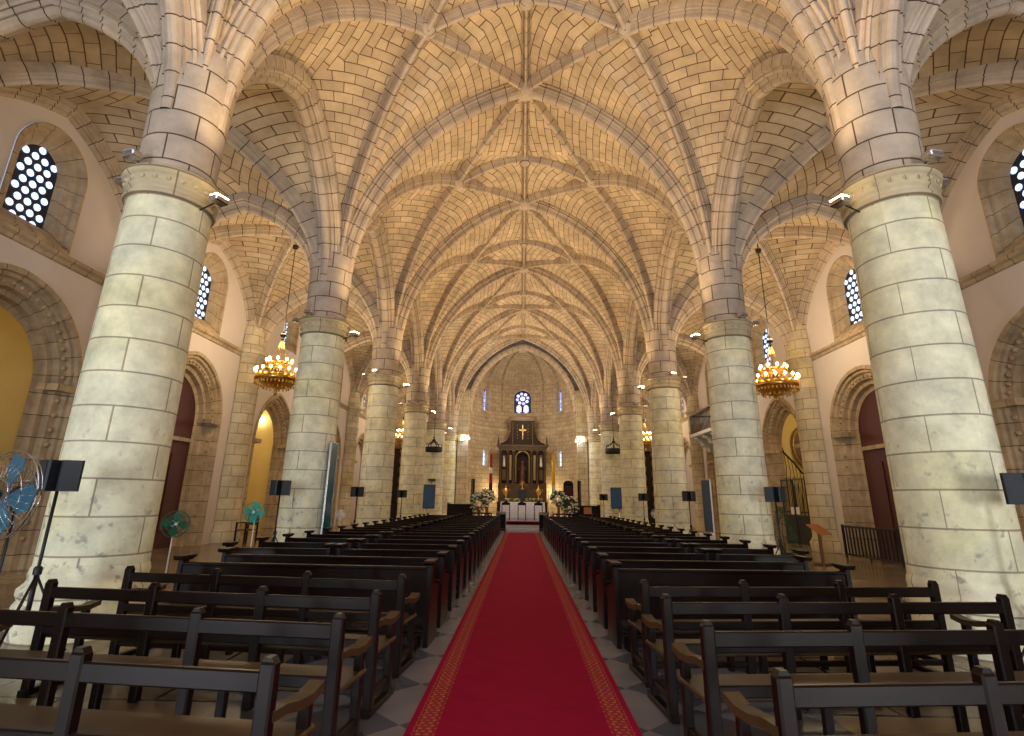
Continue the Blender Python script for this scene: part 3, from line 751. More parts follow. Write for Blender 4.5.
# ------------------------------------------------------------------ pews
NUMW = ['first', 'second', 'third', 'fourth', 'fifth', 'sixth', 'seventh', 'eighth', 'ninth', 'tenth', 'eleventh', 'twelfth', 'thirteenth', 'fourteenth', 'fifteenth', 'sixteenth', 'seventeenth', 'eighteenth', 'nineteenth', 'twentieth', 'twenty-first', 'twenty-second']
def panel_pew(L, mid=False):
    t = thing('panelled_pew', '', 'pew'); h = L/2
    ep = [(-.10, 0), (.46, 0), (.46, .05), (.42, .08), (.42, .44), (.46, .50), (.47, .57), (.40, .60), (.22, .61), (.12, .66), (.07, .74), (.05, .855), (-.07, .855), (-.09, .6)]
    for s_ in (-1, 1):
        m = MB(); x0, x1 = sorted((s_*h, s_*(h-.05))); m.prism(ep, 'x', x0, x1); e = m.obj('end_panel', 'wood', t)
        m = MB(); x0, x1 = sorted((s_*(h+.035), s_*(h-.085))); m.prism([(-.13, .905), (-.14, .885), (-.10, .855), (.06, .855), (.15, .885), (.14, .905)], 'x', x0, x1); m.obj('end_cap', 'seat' if False else 'wood', e)
        m = MB(); m.prism([(.10, .665), (.42, .615), (.49, .58), (.49, .60), (.42, .64), (.12, .69)], 'x', *sorted((s_*(h+.015), s_*(h-.065)))); m.obj('arm_cap', 'wood', e)
    m = MB(); m.prism([(-.055, .30), (-.03, .30), (-.035, .80), (-.06, .80)], 'x', -h+.05, h-.05)
    m.obj('backrest', 'wood', t)
    m = MB(); m.rbox(-h+.05, h-.05, -.085, -.01, .80, .835, .010); m.obj('top_rail', 'wood', t)
    m = MB(); m.rbox(-h+.05, h-.05, -.03, .40, .40, .43, .008); m.obj('seat', 'wood', t)
    m = MB(); m.box(-h+.05, h-.05, .34, .36, .28, .40); m.obj('seat_apron', 'wood', t)
    m = MB(); m.rbox(-h+.06, h-.06, -.24, -.12, .14, .17, .006)
    for s_ in (-1, 1): m.box(*sorted((s_*(h-.09), s_*(h-.12))), -.24, -.055, .0, .14)
    m.obj('kneeler', 'wood', t)
    return t
def open_bench(L, posts):
    t = thing('open_back_bench', '', 'pew'); h = L/2
    px = [-h+.04+(L-.08)*k/(posts-1) for k in range(posts)]
    for x in px:
        m = MB(); m.rbox(x-.038, x+.038, -.04, .03, 0, .865, .010); m.prism([(x-.030, .865), (x+.030, .865), (x+.018, .885), (x-.018, .885)], 'y', -.03, .02); m.obj('post', 'wood', t)
        m = MB(); m.rbox(x-.03, x+.03, .38, .44, 0, .42 if abs(x) < h-.1 else .60, .008); m.obj('leg', 'wood', t)
    for nm, z0, z1, y0, y1 in (('top_rail', .735, .825, -.03, .005), ('lower_rail', .46, .53, -.03, .005), ('back_stretcher', .14, .19, -.02, .01)):
        m = MB(); m.rbox(-h+.02, h-.02, y0, y1, z0, z1, .008); m.obj(nm, 'wood', t)
    m = MB(); m.rbox(-h+.0, h-.0, .03, .47, .42, .455, .010)
    m.obj('seat', 'seat', t)
    for s_ in (-1, 1):
        x = s_*(h-.04); m = MB()
        P_ = [(0, .66), (.12, .655), (.26, .625), (.40, .615), (.52, .64)]
        m.prism([(a, z) for a, z in P_]+[(a, z-.045) for a, z in reversed(P_)], 'x', x-.045, x+.045)
        m.obj('armrest', 'seat', t)
        m = MB(); m.rbox(x-.02, x+.02, .02, .40, .12, .17, .006); m.rbox(x-.035, x+.035, -.06, .52, 0, .05, .008); m.obj('side_stretcher', 'wood', t)
    return t
ob = open_bench(3.0, 4); first = True
for i, y in enumerate((2.80, 3.78, 4.70, 5.67)):
    for sx in (-1, 1):
        lab = 'dark open-backed wooden bench %s of the red carpet, %s row from the camera' % ('left' if sx < 0 else 'right', NUMW[i])
        rz = -.085*sx*-1
        yy = y+(.0 if sx < 0 else (-.05, -.02, .05, -.12)[i]); sk = .10
        xin = 1.10+(.05 if sx < 0 else 0); L = 3.0; th_ = sk*sx
        loc = (sx*(xin+L/2*math.cos(sk)), yy+L/2*math.sin(sk), 0)
        if first: ob.location = loc; ob.rotation_euler = (0, 0, th_); ob['label'] = lab; ob['group'] = 'open-backed benches at the back'; first = False
        else: dup(ob, loc, th_, lab, 'open-backed benches at the back')
# pew rows of the panelled kind
lp = panel_pew(3.05); hp_in = panel_pew(1.80); hp_out = panel_pew(1.62); hp_short = panel_pew(1.36); lp_short = panel_pew(2.80)
used_s = used_ls = False
used_l = used_i = used_o = False
rows = [6.78, 7.75]+[8.85+1.085*k for k in range(18)]
for i, y in enumerate(rows):
    for sx in (-1, 1):
        sd = 'left' if sx < 0 else 'right'; yy = y+(.12 if sx > 0 else 0)
        if i < 2:
            sk = .035; Lh = (3.05 if sx < 0 else 2.80)/2; loc = (sx*(1.06+Lh), yy+Lh*sk, 0); lab = 'long dark panelled pew %s of the red carpet, %s panelled row from the camera' % (sd, NUMW[i])
            if sx > 0:
                if not used_ls: lp_short.location = loc; lp_short.rotation_euler = (0, 0, sk*sx); lp_short['label'] = lab; lp_short['group'] = 'long panelled pews'; used_ls = True
                else: dup(lp_short, loc, sk*sx, lab, 'long panelled pews')
            elif not used_l: lp.location = loc; lp.rotation_euler = (0, 0, sk*sx); lp['label'] = lab; lp['group'] = 'long panelled pews'; used_l = True
            else: dup(lp, loc, sk*sx, lab, 'long panelled pews')
        else:
            loc = (sx*(1.06+.9), yy, 0); lab = 'dark panelled pew %s of the carpet beside it, %s panelled row from the camera' % (sd, NUMW[i])
            if not used_i: hp_in.location = loc; hp_in['label'] = lab; hp_in['group'] = 'short panelled pews beside the carpet'; used_i = True
            else: dup(hp_in, loc, 0, lab, 'short panelled pews beside the carpet')
            if i in (6, 7): pass
            loc = (sx*(2.97+(.81 if sx < 0 else .68)), yy, 0)
            lab = 'dark panelled pew on the outer %s side, %s panelled row from the camera' % (sd, NUMW[i])
            if sx > 0:
                if not used_s: hp_short.location = loc; hp_short['label'] = lab; hp_short['group'] = 'short panelled pews on the outer side'; used_s = True
                else: dup(hp_short, loc, 0, lab, 'short panelled pews on the outer side')
            elif not used_o: hp_out.location = loc; hp_out['label'] = lab; hp_out['group'] = 'short panelled pews on the outer side'; used_o = True
            else: dup(hp_out, loc, 0, lab, 'short panelled pews on the outer side')

# ------------------------------------------------------------------ loudspeakers on stands
def speaker(double):
    t = thing('loudspeaker_stand', '', 'loudspeaker')
    m = MB(); m.tube([(0, 0, .30), (0, 0, 1.62)], .017, 10); m.obj('pole', 'iron', t)
    m = MB(); m.tube([(0, 0, .30), (0, 0, .80)], .024, 10); m.lathe([(.04, .78), (.04, .84), (.03, .86)], n=10); m.obj('collar', 'iron', t)
    for k in range(3):
        a = k*2*PI/3+.5; m = MB(); m.tube([(0, 0, .78), (.38*math.cos(a), .38*math.sin(a), .02)], .012, 8); m.tube([(.19*math.cos(a), .19*math.sin(a), .40), (0, 0, .32)], .008, 6); m.obj('leg', 'iron', t)
    for s_ in ((-1, 1) if double else (0,)):
        m = MB(); bm_ = [(-.11, -.10), (.11, -.10), (.15, .09), (-.15, .09)]
        ang = s_*.5; cx = s_*.10
        P_ = [(cx+a*math.cos(ang)-b*math.sin(ang), a*math.sin(ang)+b*math.cos(ang)) for a, b in [(-.085, .07), (-.10, -.08), (-.08, -.10), (.08, -.10), (.10, -.08), (.085, .07)]]
        m.prism(P_, 'z', 1.62, 1.95); b = m.obj('speaker_box', 'black', t)
        m = MB(); G = [(cx+a*math.cos(ang)-b2*math.sin(ang), a*math.sin(ang)+b2*math.cos(ang)) for a, b2 in [(-.072, -.101), (-.072, -.107), (.072, -.107), (.072, -.101)]]
        m.prism(G, 'z', 1.64, 1.93); m.obj('grille', 'grille', b)
    return t
s2 = speaker(True)
SP = [(-5.10, 6.0, 'nearest the camera beside the left column'), (-5.50, 12.55, 'before the second left column'), (-5.68, 19.1, 'before the third left column'), (-5.56, 25.75, 'before the fourth left column'),
      (5.44, 6.15, 'nearest the camera beside the right column'), (5.62, 12.55, 'before the second right column'), (5.66, 19.1, 'before the third right column'), (5.56, 25.75, 'before the fourth right column'), (4.45, 30.6, 'beside the screen near the altar')]
for i, (x, y, wh) in enumerate(SP):
    lab = 'pair of black loudspeakers on a stand, '+wh
    if i == 0: s2.location = (x, y, 0); s2.rotation_euler = (0, 0, .15); s2['label'] = lab; s2['group'] = 'loudspeaker stands'
    else: dup(s2, (x, y, 0), (-.1 if x > 0 else .1), lab, 'loudspeaker stands')

# ------------------------------------------------------------------ pedestal fans
def fan(name, x, y, z, r, rz, blade, cage, body, lab, nb=4):
    t = thing(name, lab, 'fan', (x, y, 0), rz)
    m = MB(); m.lathe([(.0001, .0), (.20, 0), (.21, .02), (.17, .04), (.03, .06), (.0001, .06)], n=20); m.obj('base', body, t)
    m = MB(); m.tube([(0, .06, .05), (0, .06, z-.12)], .014, 8); m.obj('pole', body, t)
    m = MB(); prof_ = [(.001, .17), (.05, .16), (.08, .10), (.08, .02), (.05, 0)]
    vs = []; n = 14
    for rr, yy in prof_:
        for k in range(n): vs.append((rr*math.cos(2*PI*k/n), yy, z+rr*math.sin(2*PI*k/n)))
    m.add(vs, [(a*n+k, a*n+(k+1) % n, (a+1)*n+(k+1) % n, (a+1)*n+k) for a in range(len(prof_)-1) for k in range(n)], None, True); m.box(-.03, .03, .03, .09, z-.16, z-.04); m.obj('motor_housing', body, t)
    m = MB()
    for rr, yy in ((r, -.06), (r*.98, -.02), (r*.66, -.105), (r*.33, -.125), (r*.66, .02)):
        m.tube([(rr*math.cos(2*PI*k/28), yy, z+rr*math.sin(2*PI*k/28)) for k in range(29)], .0045 if rr < r else .008, 5)
    for k in range(30):
        a = 2*PI*k/30; m.tube([(.04*math.cos(a), -.13, z+.04*math.sin(a)), (r*.6*math.cos(a), -.115, z+r*.6*math.sin(a)), (r*math.cos(a), -.06, z+r*math.sin(a)), (r*.6*math.cos(a), .02, z+r*.6*math.sin(a)), (.06*math.cos(a), .04, z+.06*math.sin(a))], .0022, 4)
    m.obj('wire_cage', cage, t)
    for k in range(nb):
        a0 = 2*PI*k/nb; m = MB(); pts = []
        outl = [(.04, -.3), (.25, -.75), (.7, -.80), (.90, -.5), (.93, .1), (.7, .5), (.3, .45)]
        P0 = [(q*r*math.cos(a0+w_*.8), -.05+.03*w_, z+q*r*math.sin(a0+w_*.8)) for q, w_ in outl]
        P1 = [(x_, y_+.006, z_) for x_, y_, z_ in P0]; k_ = len(P0)
        m.add(P0+P1, [tuple(range(k_)), tuple(reversed(range(k_, 2*k_)))]+[(i, i+k_, (i+1) % k_+k_, (i+1) % k_) for i in range(k_)]); m.obj('blade', blade, t)
    m = MB(); m.sphere((0, -.12, z), .035, 10); m.obj('hub', body, t)
    return t
fan('pedestal_fan', -4.80, 5.15, 1.58, .40, -.25, 'blueblade', 'chrome', 'black', 'large wire-caged fan with blue blades beside the nearest left column')
fan('pedestal_fan', -7.25, 11.7, 1.02, .26, .7, 'dteal', 'dteal', 'white', 'dark green pedestal fan in the left aisle between first and second columns')
fan('pedestal_fan', -6.25, 13.05, 1.24, .23, .2, 'teal', 'teal', 'white', 'bright teal pedestal fan on a white pole by the second left column')
fan('pedestal_fan', -6.35, 19.6, 1.02, .17, .2, 'white', 'white', 'white', 'small white pedestal fan beside the third left column')
fan('pedestal_fan', -6.5, 26.3, 1.05, .2, .2, 'white', 'white', 'white', 'small white pedestal fan beside the fourth left column')
fan('pedestal_fan', 6.15, 26.1, 1.05, .2, -.2, 'white', 'white', 'white', 'small white pedestal fan beside the fourth right column')

# ------------------------------------------------------------------ chandeliers
def gold_chandelier():
    t = thing('brass_chandelier', '', 'chandelier')
    m = MB(); m.tube([(0, 0, 2.15), (0, 0, 5.95)], .014, 8); m.lathe([(.001, 5.30), (.08, 5.33), (.10, 5.45)], n=14); m.obj('hanging_rod', 'iron', t)
    m = MB(); m.sphere((0, 0, 2.15), .10, 12, .8); m.sphere((0, 0, 2.02), .05, 10); m.obj('knob', 'iron', t)
    m = MB()
    for k in range(12):
        a = 2*PI*k/12; m.tube([(0, 0, 2.05), (.14*math.cos(a), .14*math.sin(a), 1.6), (.34*math.cos(a), .34*math.sin(a), 1.18), (.64*math.cos(a), .64*math.sin(a), .74)], .006, 5)
    m.obj('chains', 'gold', t)
    m = MB(); m.lathe([(.33, 1.20), (.36, 1.20), (.36, 1.10), (.33, 1.10), (.33, 1.20)], n=32)
    m.lathe([(.62, .74), (.68, .76), (.68, .58), (.62, .56), (.62, .74)], n=44); m.lathe([(.60, .56), (.40, .42), (.20, .34), (.001, .32)], n=24)
    m.obj('rings', 'gold', t)
    for n_, R_, z_, r_ in ((36, .65, .50, .035), (18, .40, .36, .03), (18, .35, 1.04, .025), (1, 0, .22, .07)):
        for k in range(n_):
            a = 2*PI*k/n_; m = MB(); m.sphere((R_*math.cos(a), R_*math.sin(a), z_), r_, 6, 1.8); m.obj('glass_pendant', 'gold', t)
    for n, R_, z in ((16, .70, .80), (9, .40, 1.16)):
        for k in range(n):
            a = 2*PI*k/n+.1; x, y = R_*math.cos(a), R_*math.sin(a)
            m = MB(); m.tube([(x*.85, y*.85, z-.10), (x, y, z-.12), (x, y, z)], .010, 6); m.lathe([(.012, z), (.035, z+.012), (.012, z+.02), (.012, z+.09), (.0005, z+.09)], (x, y), 8); b = m.obj('candle_arm', 'gold', t)
            m = MB(); m.sphere((x, y, z+.125), .042, 8, 1.3); m.obj('bulb', 'lamp', b)
    return t
gc = gold_chandelier(); gc.location = (-8.05, 17.06, 4.62); gc['label'] = 'gilded tiered chandelier with lit bulbs hanging in the near left aisle'; gc['group'] = 'gilded aisle chandeliers'
dup(gc, (8.09, 17.06, 4.56), .3, 'gilded tiered chandelier with lit bulbs hanging in the near right aisle', 'gilded aisle chandeliers')
dup(gc, (-8.15, 36.8, 4.75), .6, 'distant gilded chandelier in the left aisle, seen between columns', 'gilded aisle chandeliers')
dup(gc, (8.3, 36.8, 4.75), .6, 'distant gilded chandelier in the right aisle, seen between columns', 'gilded aisle chandeliers')
for x, y in ((-8.05, 17.06), (8.09, 17.06), (-8.15, 36.8), (8.45, 36.8), (-8.1, 26), (8.1, 26)):  # last pair lights the middle of the aisles, no chandelier built there
    l = bpy.data.lights.new('aisle_glow', 'POINT'); l.energy = 190 if y < 20 else 110; l.color = (1, .78, .50); l.shadow_soft_size = .5
    o = bpy.data.objects.new('aisle_glow', l); C.objects.link(o); o.location = (x, y, 6.9)
def iron_crown():
    t = thing('iron_crown_chandelier', '', 'chandelier')
    m = MB(); m.tube([(0, 0, .95), (0, 0, 5.2)], .012, 6); m.obj('chain', 'iron', t)
    m = MB(); m.lathe([(.48, 0), (.51, 0), (.51, .27), (.48, .27), (.48, 0)], n=36); m.lathe([(.51, .02), (.53, .05), (.51, .08)], n=36); m.lathe([(.51, .20), (.53, .23), (.51, .26)], n=36); m.obj('hoop', 'iron', t)
    for k in range(6):
        a = PI*k/3; c_, s_ = math.cos(a), math.sin(a); m = MB()
        m.tube([(.49*c_, .49*s_, .25), (.48*c_, .48*s_, .40), (.38*c_, .38*s_, .46), (.27*c_, .27*s_, .43), (.18*c_, .18*s_, .55), (.04*c_, .04*s_, .64)], .028, 7); m.obj('arch_arm', 'iron', t)
        m = MB(); m.lathe([(.03, .28), (.045, .31), (.02, .33), (.02, .42), (.0005, .44)], (.49*math.cos(a+.5), .49*math.sin(a+.5)), 8); m.obj('candle', 'white', t)
    m = MB(); m.lathe([(.02, .56), (.10, .64), (.10, .70), (.03, .76), (.05, .84), (.001, .98)], n=12); m.obj('finial', 'iron', t)
    return t
ic = iron_crown(); ic.location = (-5.25, 32.15, 4.24); ic['label'] = 'black iron crown chandelier hanging before the fifth left column'; ic['group'] = 'iron crown chandeliers'
dup(ic, (5.38, 32.15, 4.27), .4, 'black iron crown chandelier hanging before the fifth right column', 'iron crown chandeliers')

# ------------------------------------------------------------------ screens, panels near the columns
def tv(x, y, z0, wd, ht, rz, lab):
    t = thing('television_screen', lab, 'television', (x, y, 0), rz); h = wd/2
    m = MB(); m.rbox(-h, h, -.05, .05, z0, z0+ht, .01); m.obj('casing', 'black', t)
    m = MB(); m.box(-h+.05, h-.05, -.056, -.051, z0+.06, z0+ht-.06); m.obj('screen', 'screen', t)
    m = MB(); m.tube([(0, .0, .05), (0, .0, z0)], .04, 10); m.rbox(-.35, .35, -.25, .25, 0, .05, .01); m.obj('stand', 'chrome', t)
tv(-5.36, 31.35, 1.05, .98, 1.30, .55, 'tall dark television screen on a stand left of the altar steps')
tv(5.42, 31.4, 1.18, .92, 1.15, -.5, 'dark television showing pale blue light right of the altar steps')
t = thing('wall_projector', 'small black device on a bracket high on the fifth left column', 'projector', (-5.36, 32.85, 2.60))
m = MB(); m.rbox(-.22, .22, -.14, .12, 0, .12, .02); m.obj('body', 'black', t); m = MB(); m.tube([(0, 0, 0), (0, .14, -.12)], .015, 6); m.obj('bracket', 'iron', t)
t = thing('glass_panel', 'tall teal glass panel standing against the second left column', 'glass panel', (-4.72, 13.55, 0))
m = MB(); m.box(-.012, .012, -.24, .24, .35, 2.90); m.obj('glass_sheet', 'tealglass', t)
m = MB()
for y in (-.26, .24): m.box(-.02, .02, y, y+.02, .02, 2.92)
m.box(-.02, .02, -.26, .26, 2.90, 2.92); m.box(-.02, .02, -.26, .26, .33, .35); m.box(-.12, .12, -.28, -.20, 0, .03); m.box(-.12, .12, .20, .28, 0, .03); m.obj('frame', 'chrome', t)
t = thing('notice_board', 'dark notice board with a bright white edge behind the second right column', 'notice board', (5.62, 17.3, 0), -.3)
m = MB(); m.box(-.08, .16, -.02, .02, .75, 2.25); m.obj('board', 'black', t); m = MB(); m.box(.16, .20, -.03, .03, 0, 2.3); m.obj('white_edge', 'white', t); m = MB(); m.rbox(-.25, .2, -.15, .15, 0, .7, .02); m.obj('white_box', 'white', t)

# ------------------------------------------------------------------ right aisle furnishings
t = thing('iron_railing', 'low black railing of upright bars before the right red door', 'railing', (10.15, 16.85, 0))
m = MB(); m.rbox(-.03, .03, -1.35, 1.35, .90, .96, .01); m.obj('top_rail', 'iron', t); m = MB(); m.rbox(-.02, .02, -1.35, 1.35, .08, .13, .008); m.obj('bottom_rail', 'iron', t)
for k in range(16):
    y = -1.3+2.6*k/15; e = k in (0, 15); r = .032 if e else .019
    m = MB(); m.rbox(-r, r, y-r, y+r, 0 if e or k == 8 else .10, .98 if e else .91, .004); m.obj('corner_post' if e else 'bar', 'iron', t)
t = thing('lectern', 'small wooden lectern with a sloping red-brown top by the right wall pier', 'lectern', (8.22, 15.9, 0), .5)
m = MB(); m.prism([(-.2, .78), (.18, 1.02), (.18, 1.05), (-.2, .81)], 'x', -.26, .26); m.obj('sloping_top', 'orange', t)
m = MB(); m.rbox(-.035, .035, -.035, .035, .05, .89, .006); m.obj('post', 'woodbrown', t); m = MB(); m.rbox(-.2, .2, -.16, .16, 0, .05, .01); m.obj('base', 'woodbrown', t)
t = thing('potted_fir', 'dark green potted fir plant right of the second right column', 'plant', (6.9, 15.2, 0))
m = MB(); m.lathe([(.001, 0), (.15, 0), (.19, .30), (.20, .34), (.17, .34), (.16, .28), (.001, .28)], n=20); m.obj('pot', 'black', t)
m = MB(); m.tube([(0, 0, .28), (0, 0, 1.50)], [.022, .006], 6); m.obj('trunk', 'woodbrown', t)
m = MB()
for k in range(620):
    z = .36+1.15*random.random(); rr = (.44*(1-(z-.36)/1.25))*(.35+.65*random.random()); a = random.random()*2*PI; L_ = .10
    c_, s_ = math.cos(a), math.sin(a); z2 = z+.02*random.uniform(-1, 1); p = Vector((rr*c_, rr*s_, z)); d = Vector((c_, s_, random.uniform(-.5, .3))).normalized()*L_; sd = d.cross(Vector((0, 0, 1))).normalized()*.014
    m.add([p-sd, p+d, p+sd, p+d*.4+Vector((0, 0, .012))], [(0, 1, 3), (1, 2, 3), (0, 2, 1)])
m.obj('foliage', 'dkgreen', t)
t = thing('iron_gate', 'tall dark iron gate with two white papers in the right chapel arch', 'gate', (11.0, 22.80, 0))
for s_ in (-1, 1):
    m = MB(); y0, y1 = sorted((s_*.02, s_*1.0))
    m.box(-.02, .02, y0, y0+.04, 0, 2.55); m.box(-.02, .02, y1-.04, y1, 0, 2.55)
    for z in (.05, 1.1, 1.25, 2.5): m.box(-.018, .018, y0, y1, z, z+.04)
    for k in range(9): yy = y0+.06+(y1-y0-.12)*k/8; m.tube([(0, yy, .05), (0, yy, 2.62)], .010, 6)
    m.box(-.008, .008, y0+.04, y1-.04, .09, 1.1); m.obj('gate_leaf', 'iron', t)
    m = MB(); m.box(-.03, -.022, s_*.22-.13, s_*.22+.13, 1.18, 1.46); m.obj('paper_notice', 'paper', t)
t = thing('oval_painting', 'large oval painting in a carved gold frame on the right chapel wall', 'painting', (13.1, 25.40, 4.1))
def oval(rx, rz_, y, n=36): return [(rx*math.cos(2*PI*k/n), y, rz_*math.sin(2*PI*k/n)) for k in range(n)]
m = MB(); n = 36; R4 = [oval(.66, .98, 0), oval(.66, .98, -.06), oval(.60, .92, -.10), oval(.54, .86, -.06), oval(.53, .85, -.03)]
m.add([p for r_ in R4 for p in r_], [(a*n+k, a*n+(k+1) % n, (a+1)*n+(k+1) % n, (a+1)*n+k) for a in range(4) for k in range(n)], None, True)
for k in range(24): a = 2*PI*k/24; m.sphere((.62*math.cos(a), -.07, .94*math.sin(a)), .05, 6)
m.sphere((0, -.07, 1.04), .10, 8); m.obj('frame', 'dullgold', t)
m = MB(); m.add(oval(.54, .86, -.04), [tuple(range(n))]); m.obj('canvas', 'canvas', t)
t = thing('stair_handrail', 'curving black handrail descending below the oval painting', 'handrail', (0, 0, 0))
m = MB(); m.tube([(11.62, 24.8, 4.25), (11.75, 24.8, 3.8), (12.15, 24.8, 3.35), (12.45, 24.8, 2.9), (12.85, 24.8, 2.8), (12.75, 24.8, 2.3), (12.55, 24.8, 1.7), (12.62, 24.8, 1.1), (12.78, 24.8, .9)], .045, 8); m.obj('handrail_bar', 'iron', t)
m = MB(); m.tube([(11.62, 24.8, 4.3), (11.62, 24.8, 0)], .04, 8); m.obj('newel_post', 'iron', t)
for k in range(6):
    m = MB(); x = 11.75+.15*k; m.tube([(x, 24.8, 3.75-.17*k), (x+.05, 24.8, 3.2-.2*k), (x-.02, 24.8, 2.6-.2*k), (x, 24.8, 0)], .015, 6); m.obj('baluster', 'iron', t)
# gallery
t = thing('organ_gallery', 'small railed stone gallery high on the right wall beyond the second column', 'balcony', (0, 0, 0))
m = MB(); m.box(9.3, 10.78, 27.0, 30.2, 5.0, 5.16); m.obj('floor_slab', 'white', t)
for k, y in enumerate((27.3, 28.6, 29.9)):
    m = MB(); m.prism([(10.77, 5.0), (9.45, 5.0), (9.5, 4.85), (9.75, 4.75), (9.8, 4.55), (10.1, 4.45), (10.15, 4.2), (10.45, 4.1), (10.5, 3.85), (10.77, 3.7)], 'y', y-.16, y+.16)
    for q in range(4): m.sphere((9.6+.28*q, y-.2, 4.85-.27*q), .09, 8)
    m.obj('carved_corbel', 'white', t)
m = MB(); m.box(9.33, 9.38, 27.0, 30.2, 6.15, 6.22); m.box(9.33, 10.77, 27.0, 27.05, 6.15, 6.22); m.box(9.33, 10.77, 30.15, 30.2, 6.15, 6.22); m.obj('hand_rail', 'iron', t)
for k in range(18):
    m = MB(); y = 27.03+3.14*k/17; m.tube([(9.355, y, 5.16), (9.355, y, 6.16)], .02, 6)
    m.obj('baluster', 'iron', t)
for k in range(7): m = MB(); x = 9.5+1.2*k/6; m.tube([(x, 27.03, 5.16), (x, 27.03, 6.16)], .02, 6); m.obj('baluster', 'iron', t)
m = MB(); m.box(9.95, 10.775, 27.6, 28.2, 0, 4.2); m.obj('support_pier', 'pier', t)
# left aisle chair
t = thing('wooden_armchair', 'brown wooden armchair standing by the left wall of the aisle', 'chair', (-9.75, 19.95, 0), -.5)
m = MB(); m.rbox(-.28, .28, -.25, .25, .42, .47, .01); m.obj('seat', 'woodbrown', t)
m = MB(); m.rbox(-.28, .28, .20, .25, .60, 1.02, .01); m.obj('backrest', 'woodbrown', t)
for x in (-.26, .26):
    for y in (-.23, .22): m = MB(); m.rbox(x-.025, x+.025, y-.025, y+.025, 0, .66 if y < 0 else 1.05, .005); m.obj('leg', 'wood', t)
    m = MB(); m.rbox(x-.03, x+.03, -.27, .22, .66, .70, .008); m.obj('armrest', 'wood', t)
# lamps
def wall_lamp(x, y, z, lab, mat, col, e):
    t = thing('wall_lamp', lab, 'lamp', (x, y, z)); m = MB(); m.sphere((0, 0, 0), .09, 14); m.obj('bulb', mat, t)
    m = MB(); m.tube([(0, .02, 0), (0, .16, -.02)], .03, 8); m.obj('bracket', 'iron', t)
    l = bpy.data.lights.new('lamp_glow', 'POINT'); l.energy = e; l.color = col; l.shadow_soft_size = .12
    o = bpy.data.objects.new('lamp_glow', l); C.objects.link(o); o.location = (x, y-.25, z)
wall_lamp(-3.95, 39.65, 5.85, 'bright blue-white lamp on the pier left of the altar', 'coollamp', (.7, .8, 1), 14)
wall_lamp(3.95, 39.65, 5.75, 'bright blue-white lamp on the pier right of the altar', 'coollamp', (.7, .8, 1), 14)
wall_lamp(-12.72, 26.15, 5.15, 'warm round lamp on the yellow wall of the left chapel', 'lamp', (1, .8, .48), 25)
# ------------------------------------------------------------------ altar area
PZ = .45
t = thing('altar_table', 'altar table draped in a white cloth at the top of the steps', 'altar', (.04, 33.6, PZ))
m = MB(); m.box(-1.2, 1.2, -.40, .40, 0, .98); m.obj('table_body', 'marble', t)
m = MB(); hw_ = 1.29; n = 60; top = 1.02; per = [(-hw_, -.46), (hw_, -.46), (hw_, .46), (-hw_, .46)]
pts = []
for e in range(4):
    a, b_ = per[e], per[(e+1) % 4]; k_ = 34 if e % 2 == 0 else 12
    for q in range(k_): pts.append((lerp(a[0], b_[0], q/k_), lerp(a[1], b_[1], q/k_)))
N = len(pts); vs = []
for lv, z in enumerate((top, top-.03, .55, .12)):
    for q, (x, y) in enumerate(pts):
        amp = (0, .0, .02, .035)[lv]*math.sin(q*1.7); sc_ = 1+(0 if lv == 0 else .012+amp/1.2); vs.append((x*sc_, y*(1+(0 if lv == 0 else .03+amp)), z))
m.add(vs, [(a*N+q, a*N+(q+1) % N, (a+1)*N+(q+1) % N, (a+1)*N+q) for a in range(3) for q in range(N)]+[tuple(range(N))]); m.obj('cloth', 'cloth', t)
def chair(x, lab):
    t = thing('altar_chair', lab, 'chair', (x, 32.55, PZ), 0, 'chairs before the altar')
    m = MB(); m.rbox(-.22, .22, -.22, .22, .42, .48, .01); m.obj('seat', 'cloth', t)
    for sx_ in (-1, 1):
        for y in (-.2, .2): m = MB(); m.rbox(sx_*.22-.022, sx_*.22+.022, y-.022, y+.022, 0, .98 if y < 0 else .45, .004); m.obj('leg', 'wood', t)
    m = MB(); m.prism([(-.24, .84), (.24, .84), (.24, .96), (.12, 1.0), (0, 1.06), (-.12, 1.0), (-.24, .96)], 'y', -.225, -.185); m.obj('top_rail', 'wood', t)
    m = MB(); m.rbox(-.20, .20, -.215, -.195, .56, .80, .005); m.obj('back_pad', 'cloth', t)
for x, lb in ((-.93, 'left one of the three chairs before the altar'), (.0, 'middle one of the three chairs before the altar'), (.95, 'right one of the three chairs before the altar')): chair(x, lb)
def kneeler(x, lab):
    t = thing('kneeling_desk', lab, 'kneeler', (x, 29.25, 0), 0, 'kneeling desks')
    m = MB(); m.prism([(-.20, .82), (.15, .95), (.15, .99), (-.20, .86)], 'x', -.26, .26); m.obj('desk_top', 'wood', t)
    m = MB(); m.box(-.24, .24, .08, .11, .05, .92); m.obj('front_panel', 'wood', t)
    for s_ in (-1, 1): m = MB(); m.rbox(s_*.22-.025, s_*.22+.025, -.1, .12, 0, .84, .006); m.obj('upright', 'wood', t)
    m = MB(); m.rbox(-.25, .25, -.50, -.15, .10, .18, .02); m.obj('knee_pad', 'woodred', t)
kneeler(-1.08, 'dark kneeling desk at the left end of the altar steps'); kneeler(1.14, 'dark kneeling desk at the right end of the altar steps')
